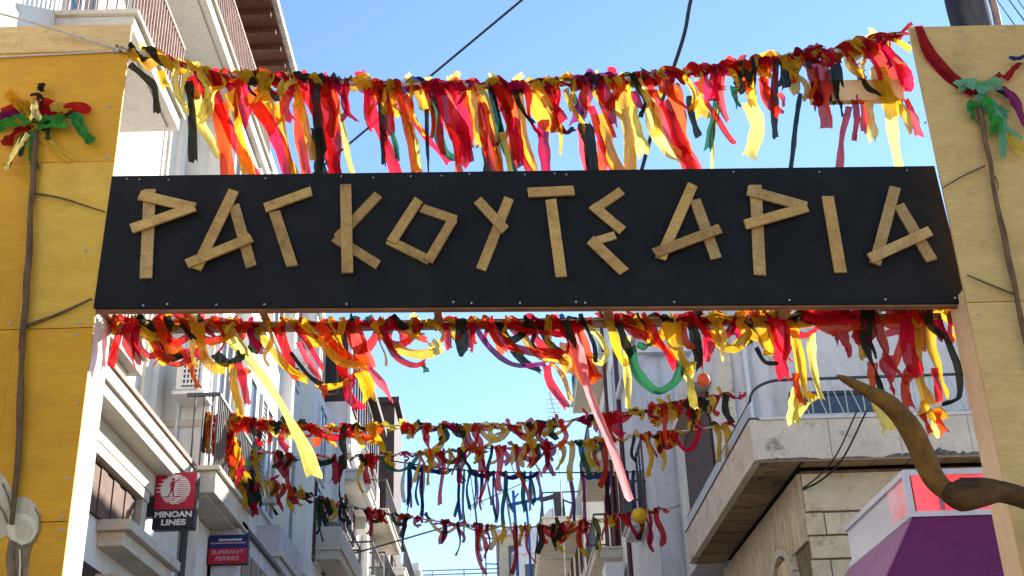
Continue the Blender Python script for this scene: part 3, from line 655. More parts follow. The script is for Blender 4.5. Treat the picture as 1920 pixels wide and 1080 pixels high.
# ---- the black sign with plank letters
YS = 7.69
S = thing('sign_board', 'long black sign with crooked wooden plank letters across the arch', 'sign', (0.25, YS, 5.6))
c4 = [aty(*p, YS) for p in ((175, 578), (1815, 568), (1752, 311), (210, 330))]
MB().poly(c4, (0, 0.022, 0)).build('board', m_black, S)
letters = []
def z1(l): return [(160+a/2.2857, 300+b/2.2857, 160+c/2.2857, 300+d/2.2857, w_/2.2857, ly) for a, b, c, d, w_, ly in l]
def z2(l): return [(960+a/2, 300+b/2, 960+c/2, 300+d/2, w_/2, ly) for a, b, c, d, w_, ly in l]
letters += [z1([(279,128,262,508,52,0),(236,160,470,214,48,1),(205,310,474,216,46,2)]),
  z1([(641,140,478,480,48,1),(640,200,712,458,48,0),(446,458,720,346,46,2)]),
  z1([(812,225,888,458,50,0),(773,215,972,143,46,1)]),
  z1([(1118,112,1126,490,50,1),(1255,155,1082,338,46,0),(1070,338,1258,456,46,0.2)]),
  z1([(1430,180,1312,362,46,1),(1440,210,1592,262,44,0),(1578,262,1470,445,44,1.1),(1300,348,1478,436,44,0.1)]),
  z1([(1682,182,1800,310,46,1),(1816,168,1696,474,46,0)]),
  z2([(60,131,232,123,42,1),(145,150,185,444,44,0)]),
  z2([(410,120,308,190,38,0),(300,178,412,272,40,1),(390,284,300,312,34,0),(292,306,420,428,44,1)]),
  z2([(676,100,554,380,42,1),(684,150,765,374,44,0),(532,362,775,270,42,2)]),
  z2([(912,100,928,437,46,0),(878,122,1100,184,44,1),(868,256,1102,190,42,2)]),
  z2([(1182,140,1230,422,46,0)]),
  z2([(1432,110,1356,398,42,1),(1446,170,1572,380,44,0),(1334,382,1562,278,42,2)])]
rnd = random.Random(5)
for li, L_ in enumerate(letters):
    le = sub('letter', S)
    for (a, b, c, d, wd, ly) in L_:
        p = aty(a, b, YS); q = aty(c, d, YS); t = (q-p); t.y = 0; L0 = t.length; t.normalize()
        n = Vector((t.z, 0, -t.x)); hw = wd*0.5/2255*(p-CAM).length*0.93
        e = [rnd.uniform(-0.008, 0.008) for _ in range(4)]
        y1_ = YS-0.001-0.02*ly; d_ = 0.021
        pts = [p+n*(hw)+t*e[0], q+n*hw+t*e[1], q-n*hw+t*e[2], p-n*hw+t*e[3]]
        for v in pts: v.y = y1_-d_
        o = MB().poly(pts, (0, d_-0.0005, 0)).build('plank', rnd.choice(PL), le, bevel=0.002)
for px in (238, 262, 316, 498, 640, 700, 770, 828, 880, 984, 1040, 1062, 1375, 1536, 1700):
    p = aty(px, 337-(px-210)*0.0123+rnd.uniform(-2, 3), YS); MB().tube([(p.x, YS-0.008, p.z), (p.x, YS, p.z)], 0.006, 8).build('screw', m_screw, S)
for px in (269, 314, 406, 496, 650, 850, 884, 975, 1080, 1097, 1264, 1480, 1660, 1790):
    p = aty(px, 573-(px-175)*0.0073+rnd.uniform(-3, 2), YS); MB().tube([(p.x, YS-0.008, p.z), (p.x, YS, p.z)], 0.0075, 8).build('screw', m_screw, S)

FRM = thing('sign_scaffold', 'rough timber scaffold of rails and struts behind the black sign', 'scaffold', (0.25, 7.9, 5.1))
zb = c4[0].z
MB().hexa([(-2.79, 7.713, zb-0.012), (3.30, 7.713, c4[1].z-0.012), (3.30, 7.77, c4[1].z-0.012), (-2.79, 7.77, zb-0.012), (-2.79, 7.713, zb+0.06), (3.30, 7.713, c4[1].z+0.06), (3.30, 7.77, c4[1].z+0.06), (-2.79, 7.77, zb+0.06)]).build('bottom_rail', m_timber, FRM)
zk = aty(960, 607, 8.05).z; zkl = aty(300, 614, 8.05).z; zkr = aty(1600, 600, 8.05).z
MB().hexa([(-2.775, 8.03, zkl-0.035), (3.28, 8.03, zkr-0.035), (3.28, 8.075, zkr-0.035), (-2.775, 8.075, zkl-0.035), (-2.775, 8.03, zkl+0.03), (3.28, 8.03, zkr+0.03), (3.28, 8.075, zkr+0.03), (-2.775, 8.075, zkl+0.03)]).build('back_rail', m_rail, FRM)
for px in (200, 497, 822, 1140, 1470, 1795):
    p = aty(px, 590, 7.9)
    MB().box(p.x-0.028, p.x+0.028, 7.772, 8.028, p.z-0.02, p.z+0.055).build('strut', m_timber, FRM)
MB().box(-2.78, 3.285, 7.74, 7.80, c4[2].z-0.12, c4[2].z-0.05).build('top_rail', m_timber, FRM)
MB().box(2.55, 3.28, 7.9, 7.96, 6.86, 7.05).build('cross_board', m_side_r, FRM)

# ---- staffs with twig ties
def smooth_path(pts, n=8):
    P = [Vector(p) for p in pts]; out = []
    P = [P[0]*2-P[1]] + P + [P[-1]*2-P[-2]]
    for i in range(1, len(P)-2):
        for k in range(n):
            t = k/n; a, b, c, d = P[i-1:i+3]
            out.append(0.5*((2*b)+(c-a)*t+(2*a-5*b+4*c-d)*t*t+(3*b-a-3*c+d)*t**3))
    out.append(P[-2]); return out
def wob(pts, amp, f=4):
    return [p+Vector((mnoise.noise(p*f), mnoise.noise(p*f+Vector((7,1,3))), mnoise.noise(p*f+Vector((2,9,5)))))*amp for p in pts]
def staff(label, pts, y, rad, twigs):
    s = thing('wooden_staff', label, 'staff', aty(*pts[-1], y), 'branch staffs tied to the pillars')
    P = wob(smooth_path([aty(a, b, y) for a, b in pts], 6), 0.012)
    MB().tube(P, [rad*(0.85+0.3*mnoise.noise(p*3)) for p in P], 8).build('stick', m_branch, s, smooth=True)
    for tw in twigs:
        Q = wob(smooth_path([aty(a, b, y+0.012) for a, b in tw[0]], 5), 0.008)
        MB().tube(Q, [tw[1]*(1-0.4*i/len(Q)) for i in range(len(Q))], 6).build('twig', m_branch, s, smooth=True)
staff('brown branch staff tied upright on the bright yellow pillar', [(70, 225), (66, 290), (62, 340), (56, 450), (48, 570), (43, 640), (37, 800), (30, 900), (24, 985)], YF-0.045, 0.026,
      [([(62, 362), (100, 368), (150, 382), (196, 398)], 0.009), ([(50, 610), (100, 592), (140, 575), (172, 561)], 0.013), ([(44, 618), (38, 640), (36, 652)], 0.008), ([(42, 610), (50, 606), (56, 612)], 0.012)])
staff('dark branch staff tied upright on the dull ochre pillar', [(1836, 200), (1845, 250), (1858, 320), (1872, 400), (1890, 480), (1912, 590), (1935, 700)], YR-0.05, 0.024,
      [([(1845, 312), (1810, 328), (1767, 352)], 0.008), ([(1905, 552), (1860, 535), (1812, 515)], 0.009), ([(1840, 235), (1826, 222), (1820, 215)], 0.008), ([(1855, 320), (1868, 335), (1872, 355)], 0.006)])

# ---- foreground horn
H = thing('wooden_horn', 'curved brown wooden horn reaching out in front of the right pillar', 'horn', aty(1800, 925, 6.43))
def limb(ctl, name, m, k=16):
    P = wob(smooth_path([c[0] for c in ctl], 6), 0.006, 4); rr_ = []
    for i in range(len(P)):
        j = min(i//6, len(ctl)-2); t = i/6-j; rr_.append((ctl[j][1]*(1-t)+ctl[j+1][1]*t)*(1+0.07*mnoise.noise(P[i]*9)))
    MB().tube(P, rr_, k).build(name, m, H, smooth=True)
limb([(aty(1570, 705, 6.15), 0.010), (aty(1586, 712, 6.2), 0.022), (aty(1622, 730, 6.25), 0.034), (aty(1666, 757, 6.3), 0.052), (aty(1702, 797, 6.35), 0.064), (aty(1727, 845, 6.4), 0.065), (aty(1746, 888, 6.42), 0.060), (aty(1766, 912, 6.43), 0.056), (aty(1785, 928, 6.43), 0.045)], 'curved_tip', m_horn)
limb([(aty(1768, 905, 6.42), 0.030), (aty(1780, 918, 6.42), 0.068), (aty(1804, 926, 6.42), 0.096), (aty(1838, 922, 6.43), 0.082), (aty(1872, 921, 6.46), 0.062), (aty(1915, 933, 6.5), 0.060), (aty(1960, 950, 6.6), 0.062), (aty(2010, 975, 7.1), 0.066), (aty(2020, 980, 7.55), 0.066)], 'thick_branch', m_horn2)

# ---- ropes at upper left
def cable(name, label, cat, pts, r, m, group=None, sag=0, k=6, n=8):
    P = smooth_path(pts, n) if len(pts) > 2 else [Vector(pts[0]).lerp(Vector(pts[1]), i/12) for i in range(13)]
    if sag:
        L_ = len(P)-1
        P = [p-Vector((0, 0, sag*4*(i/L_)*(1-i/L_))) for i, p in enumerate(P)]
    return tag(MB().tube(P, r, k).build(name, m, smooth=True), label, cat, group)
cable('rope', 'slanting pale rope over the raw top plank of left pillar', 'rope', [aty(-60, 10, YF-0.2), aty(60, 42, YF-0.12), aty(200, 85, YF-0.03), aty(238, 96, YF-0.02)], 0.009, m_rope)
cable('rope', 'pale rope lying level round the top of the yellow pillar', 'rope', [aty(-40, 109, YF-0.012), aty(80, 103, YF-0.012), aty(180, 98, YF-0.012), aty(240, 94, YF-0.012)], 0.008, m_rope)
kn = MB()
for i in range(5):
    p = aty(214+i*6, 90+(i % 2)*5, YF-0.02); kn.ball(p, 0.017, 8, 6)
tag(kn.build('rope_knot', m_rope, smooth=True), 'knot of pale rope at the top corner of yellow pillar', 'knot')

# ================================================================== RIBBONS
NR = 0
def strip(par, pts, width, c, rng, yaw=None, twist=0.0, curl=0.25, ragged=True, taper=True, sides=None, name='ribbon', mtl=None, crisp=False):
    n = len(pts); v = []; f = []
    yaw = rng.uniform(-0.6, 0.6) if yaw is None else yaw
    ph = rng.uniform(0, 6.28); seed = Vector((rng.uniform(0, 50), rng.uniform(0, 50), 0))
    k1 = rng.uniform(0.10, 0.32); k2 = rng.uniform(0.02, 0.08); ka = rng.uniform(1.6, 4.0)
    if crisp: k1 *= 0.5; k2 = 0.13
    for i, p in enumerate(pts):
        t = (pts[min(i+1, n-1)]-pts[max(i-1, 0)])
        if t.length < 1e-6: t = Vector((0, 0, -1))
        t.normalize(); u = i/(n-1)
        if sides: s = sides[i].normalized(); nn = t.cross(s)
        else:
            a = yaw+twist*u+0.45*math.sin(ph+u*5)
            nrm = Vector((math.sin(a), -math.cos(a), 0.05))
            s = t.cross(nrm)
            if s.length < 0.15: s = t.cross(Vector((0.3, -1, 0.2)))
            s.normalize(); nn = s.cross(t)
        ww = width*(0.5+0.20*mnoise.noise(seed+Vector((0, 0, u*4))))
        if taper: ww *= min(1, 0.5+u*2.2)
        fold = k1*(0.5+0.9*abs(math.sin(ph*1.7+u*4.5)))
        for j in range(5):
            q = (j-2)/2
            off = fold*math.cos(ka*q+ph+2.0*u)+k2*2.2*mnoise.noise(seed+Vector((q*2.0, 3, u*7)))
            e = 0
            if i == n-1 and ragged: e = rng.uniform(-0.32, 0.32)*width
            ed = 1+(0.10*mnoise.noise(seed+Vector((q*9, 9, u*16))) if abs(q) == 1 else 0)
            v.append(tuple(p+s*(ww*q*ed)+nn*(off*width)+t*e))
    for i in range(n-1):
        for j in range(4):
            q = i*5+j; f.append((q, q+1, q+6, q+5))
    me = bpy.data.meshes.new(name); me.from_pydata(v, [], f)
    uv = me.uv_layers.new(name='UVMap'); lr = len(f)*4; co = []
    ln = sum((pts[i+1]-pts[i]).length for i in range(n-1))/max(width, 0.02)
    for i in range(n-1):
        for j in range(4):
            a0 = i/(n-1)*ln*0.4; a1 = (i+1)/(n-1)*ln*0.4
            co += [j/4, a0, (j+1)/4, a0, (j+1)/4, a1, j/4, a1]
    uv.data.foreach_set('uv', co)
    me.polygons.foreach_set('use_smooth', [not crisp]*len(f)); me.materials.append(mtl or CL[c])
    o = bpy.data.objects.new(name, me); col.objects.link(o); o.parent = par
    o.matrix_parent_inverse = par.matrix_basis.inverted()
    return o

class Garland:
    def __init__(s, label, px, ys, rope_r, group, seed, cat='garland', rm=None):
        s.rng = random.Random(seed)
        ctl = [aty(a, b, y) for (a, b), y in zip(px, ys)]
        s.path = smooth_path(ctl, 10); s.px = px; s.label = label
        s.t = thing('ribbon_garland', label, cat, s.path[len(s.path)//2], group)
        s.len = sum((s.path[i+1]-s.path[i]).length for i in range(len(s.path)-1))
        MB().tube(s.path, rope_r, 6).build('rope', rm or m_rope, s.t, smooth=True)
        s.xs = [p.x for p in s.path]
    def at(s, u):
        d = u*s.len
        for i in range(len(s.path)-1):
            l = (s.path[i+1]-s.path[i]).length
            if d <= l or i == len(s.path)-2: return s.path[i].lerp(s.path[i+1], min(1, d/l)), (s.path[i+1]-s.path[i]).normalized()
            d -= l
    def at_px(s, px):                            # nearest rope point below a picture column
        best = min(s.path, key=lambda p: abs(960+FPX*((M3.transposed() @ (p-CAM)).x)/(-(M3.transposed() @ (p-CAM)).z)-px)); return best
    def wrap(s, u, span, rad, c, turns=1.5, w=0.08):
        n = 15; pts = []; sd = []; ph = s.rng.uniform(0, 6.28); tl = Vector((0, s.rng.uniform(-.3, .3), s.rng.uniform(-.5, .5)))
        for i in range(n):
            k = i/(n-1); p, t = s.at(min(1, max(0, u+(k-0.5)*span/s.len)))
            a = ph+k*turns*6.283; r = rad*(0.9+0.25*math.sin(k*5+ph*2))
            pts.append(p+Vector((0, math.cos(a)*r, math.sin(a)*r-0.15*rad))); sd.append(t+tl+Vector((s.rng.uniform(-.1, .1), 0, s.rng.uniform(-.12, .12))))
        strip(s.t, pts, w, c, s.rng, curl=0.3, sides=sd, taper=False)
    def hang(s, p, L, c, w, lean=0.0, swing=0.06, twist=0.0, up=0.05):
        n = 12; r = s.rng; pts = [p+Vector((0, 0.04, -0.06)), p+Vector((0, 0.015, up)), p+Vector((0, -0.045, 0.01))]
        ph = r.uniform(0, 6.28); fr = r.uniform(2.5, 6)
        for i in range(1, n-2):
            u = i/(n-3); pts.append(p+Vector((lean*L*u+swing*math.sin(ph+fr*u)*u, -0.045+0.05*math.sin(ph*2+fr*u)*u, 0.01-L*u)))
        strip(s.t, pts, w, c, r, twist=twist)
    def tuft(s, p, L, c, w):
        r = s.rng; a = r.uniform(-1.2, 1.2); d = Vector((math.sin(a), r.uniform(-0.5, 0.2), math.cos(a)))
        pts = [p+d*(L*k/4)+Vector((0, 0, -0.02*(k/4)**2)) for k in range(5)]
        strip(s.t, pts, w, c, r, taper=False, curl=0.4)
    def swag(s, p, q, sag, c, w):
        n = 12; pts = []; dy = s.rng.uniform(-0.06, 0.04)
        for i in range(n):
            u = i/(n-1); b = p.lerp(q, u); pts.append(b+Vector((0, dy*math.sin(u*3.14), -4*sag*u*(1-u))))
        strip(s.t, pts, w, c, s.rng, twist=s.rng.uniform(-0.8, 0.8), taper=False)
    def free(s, pxs, c, wpx, y, dy=0.0, twist=0.0, mtl=None, crisp=False):
        P = smooth_path([aty(a, b, y+dy*k/max(1, len(pxs)-1)) for k, (a, b) in enumerate(pxs)], max(3, int(14/(len(pxs)-1))))
        P = [p+Vector((0, 0.03*mnoise.noise(p*5+Vector((wpx, 0, 0))), 0)) for p in P]
        w_ = wpx/FPX*(P[0]-CAM).length
        strip(s.t, P, w_*0.98, c, s.rng, yaw=s.rng.uniform(-0.35, 0.35), twist=twist, taper=False, mtl=mtl, crisp=crisp)

GRP = 'ribbon garlands strung across the street'
# ---- 1: over the sign
g1px = [(236, 96), (300, 108), (400, 138), (550, 150), (700, 158), (850, 160), (1000, 158), (1120, 152), (1280, 138), (1400, 122), (1520, 105), (1620, 84), (1692, 62)]
g1y = [7.72, 7.78, 7.86, 7.9, 7.9, 7.9, 7.9, 7.9, 7.9, 7.88, 7.86, 7.8, 7.66]
G1 = Garland('thick red, yellow and black ribbon garland hanging above the black sign', g1px, g1y, 0.02, GRP, 21)
lst = [
 ([(243,120),(268,142),(288,160),(293,180),(296,214)],'K',12), ([(300,130),(306,150),(312,162)],'Y',16), ([(352,150),(360,200),(362,300)],'K',17),
 ([(366,160),(372,190),(376,230),(395,265),(412,297)],'P',20), ([(395,170),(388,205),(372,230)],'P',26), ([(398,150),(412,200),(440,260),(480,330)],'R',19),
 ([(412,195),(420,260),(428,340)],'O',26), ([(430,170),(445,215),(455,270),(468,330)],'Y',22), ([(440,150),(455,190),(450,230)],'D',34), ([(362,140),(368,165),(375,185)],'D',32),
 ([(478,190),(505,230),(528,280),(545,335)],'R',26), ([(468,175),(490,200),(520,240)],'O',34), ([(476,128),(490,150),(508,180),(530,178),(536,160)],'K',18), ([(495,135),(500,150),(490,165)],'Y',22),
 ([(520,190),(530,240),(545,300),(555,335)],'Y',16), ([(535,145),(560,180),(575,230),(590,300)],'Y',18), ([(555,140),(590,200),(610,260),(632,335)],'R',22), ([(565,170),(560,230),(575,335)],'O',18),
 ([(590,150),(596,220),(600,330)],'K',18), ([(605,145),(615,200),(625,260),(628,330)],'D',26), ([(598,240),(600,290),(604,335)],'K',26), ([(625,165),(640,225),(652,290),(664,335)],'P',12),
 ([(688,160),(697,210),(725,270),(745,335)],'R',20), ([(712,155),(718,230),(720,310)],'K',14), ([(728,158),(733,205),(736,250)],'R',18), ([(742,165),(760,220),(772,260),(782,325)],'O',18),
 ([(752,195),(790,245),(815,275),(842,306)],'R',12), ([(735,250),(742,275),(746,300)],'G',10), ([(762,205),(775,260),(784,325)],'P',18), ([(786,148),(792,180),(798,208)],'Y',26), ([(800,205),(801,260),(803,330)],'K',8),
 ([(812,180),(820,240),(835,285),(855,300)],'G',18), ([(808,150),(835,200),(862,250),(872,305)],'D',34), ([(842,230),(856,270),(862,330)],'O',20), ([(855,160),(868,200),(876,240),(872,300)],'R',26),
 ([(876,170),(892,215),(905,275)],'Y',26), ([(902,190),(912,250),(932,330)],'R',24), ([(908,270),(912,300),(914,335)],'K',15), ([(890,165),(912,190),(930,270),(938,330)],'Y',15), ([(916,148),(926,190),(945,270),(968,330)],'G',13),
 ([(930,160),(950,210),(966,260),(976,312)],'D',22), ([(952,165),(962,230),(972,300)],'O',26), ([(972,165),(980,205),(984,260),(998,330)],'Y',22), ([(940,250),(952,290),(958,335)],'P',12), ([(965,220),(975,280),(1000,335)],'R',18),
 ([(986,148),(1005,195),(1030,235),(1040,238)],'Y',28), ([(1018,225),(1020,270),(1024,335)],'D',20), ([(1035,195),(1048,210),(1050,228)],'R',28), ([(1020,150),(1030,160),(1045,172)],'Y',26), ([(1042,235),(1062,250),(1078,240)],'K',14), ([(1060,165),(1068,190),(1075,210)],'Y',12), ([(1070,160),(1080,190),(1092,215)],'G',10),
 ([(1105,160),(1092,200),(1082,235)],'V',26), ([(1120,160),(1140,190),(1152,235)],'D',24), ([(1096,230),(1106,270),(1116,335)],'K',26), ([(1088,240),(1094,280),(1102,335)],'I',16), ([(1108,200),(1125,250),(1140,300),(1165,335)],'R',14),
 ([(1112,168),(1135,195),(1170,222)],'Y',16), ([(1120,215),(1140,260),(1168,335)],'Y',32), ([(1168,150),(1172,200),(1182,260),(1188,330)],'Y',36), ([(1185,200),(1200,250),(1208,290)],'P',22), ([(1130,265),(1128,300),(1132,335)],'O',18), ([(1190,150),(1210,170),(1245,175)],'Y',18), ([(1188,170),(1200,200),(1216,195)],'D',14),
 ([(1215,190),(1225,235),(1250,280),(1272,300)],'P',28), ([(1220,170),(1245,220),(1270,270),(1310,335)],'I',34), ([(1250,190),(1268,240),(1284,290),(1300,330)],'R',24), ([(1262,160),(1272,200),(1280,250),(1288,290)],'O',24), ([(1225,130),(1240,150),(1250,180)],'R',22),
 ([(1292,180),(1298,220),(1310,256)],'K',12), ([(1304,190),(1316,205),(1318,220)],'Y',26), ([(1312,150),(1330,175),(1335,195)],'R',26), ([(1325,195),(1345,225),(1376,266)],'R',11), ([(1345,185),(1338,235),(1326,280)],'G',15), ([(1342,205),(1338,260),(1335,320)],'P',7),
 ([(1352,118),(1348,150),(1340,188)],'R',24), ([(1368,120),(1385,140),(1388,160)],'K',26), ([(1400,118),(1405,150),(1410,198)],'Y',18), ([(1414,108),(1416,130),(1412,160)],'K',14), ([(1375,160),(1380,185),(1388,200)],'G',14), ([(1402,190),(1420,230),(1416,260),(1404,298)],'P',26),
 ([(1440,98),(1440,120),(1432,140)],'Y',30), ([(1430,145),(1438,165),(1445,190)],'O',18), ([(1455,110),(1452,180),(1454,258)],'K',13), ([(1470,108),(1472,135),(1468,168)],'K',18), ([(1490,98),(1492,130),(1488,175)],'Y',24), ([(1500,175),(1492,235),(1482,325)],'K',9), ([(1460,175),(1468,190),(1470,202)],'I',10),
 ([(1522,125),(1528,165),(1532,208)],'D',22), ([(1540,112),(1546,170),(1555,235)],'I',32), ([(1565,118),(1572,170),(1582,222)],'K',20), ([(1550,130),(1558,160),(1562,195)],'G',14), ([(1515,100),(1518,112),(1525,125)],'K',18), ([(1592,200),(1582,245),(1573,325)],'I',13), ([(1618,185),(1622,220),(1622,250)],'O',16), ([(1630,190),(1636,230),(1634,264)],'P',18), ([(1600,180),(1606,215),(1604,262)],'R',14),
 ([(1652,125),(1668,180),(1672,235),(1686,325)],'P',20), ([(1640,88),(1665,130),(1690,180)],'R',34), ([(1645,125),(1660,170),(1680,215)],'Y',28), ([(1686,120),(1698,150),(1706,168)],'R',22), ([(1700,185),(1712,220),(1724,256)],'I',16), ([(1690,195),(1700,225),(1704,246)],'Y',14), ([(1612,140),(1628,165),(1650,180)],'K',10), ([(1660,85),(1690,120),(1700,155)],'O',20),
 ([(1545,108),(1580,98),(1610,84),(1640,74)],'Y',24), ([(1600,100),(1630,88),(1660,75)],'D',18), ([(1590,112),(1620,100),(1650,98)],'Y',14),
]
for pts, c, w_ in lst: G1.free(pts, c, w_, 7.83+0.09*G1.rng.random(), dy=G1.rng.uniform(-0.04, 0.05), twist=G1.rng.uniform(-0.6, 0.6))
for i in range(62):
    u = (i+0.5)/62; G1.wrap(u, G1.rng.uniform(0.14, 0.30), G1.rng.uniform(0.03, 0.07), G1.rng.choice('RDRYYDKKYRVB' if 0.3 < u < 0.7 else 'RDRYYRKYKD'), G1.rng.uniform(0.6, 1.3), G1.rng.uniform(0.09, 0.16))
for i in range(22):
    p, t = G1.at(G1.rng.uniform(0.05, 0.98)); G1.hang(p, G1.rng.choice([0.15, 0.2, 0.28, 0.4, 0.55]), G1.rng.choice('RRYYDOKPG'), G1.rng.uniform(0.05, 0.11), lean=G1.rng.uniform(-0.05, 0.3))
for i in range(58):
    u = 0.07+0.92*(i+G1.rng.random())/58; p, t = G1.at(u); mid = 1-abs(u-0.45)*1.0
    G1.hang(p, G1.rng.uniform(0.25, 0.75)*mid, G1.rng.choice('RRYOYDROPIK'), G1.rng.uniform(0.03, 0.075), lean=G1.rng.uniform(-0.02, 0.32), swing=0.07, twist=G1.rng.uniform(-1.2, 1.2))
for i in range(26):
    p, t = G1.at(G1.rng.uniform(0.02, 1)); G1.tuft(p+Vector((0, 0, 0.02)), G1.rng.uniform(0.06, 0.12), G1.rng.choice('PYPRYKR'), G1.rng.uniform(0.04, 0.08))

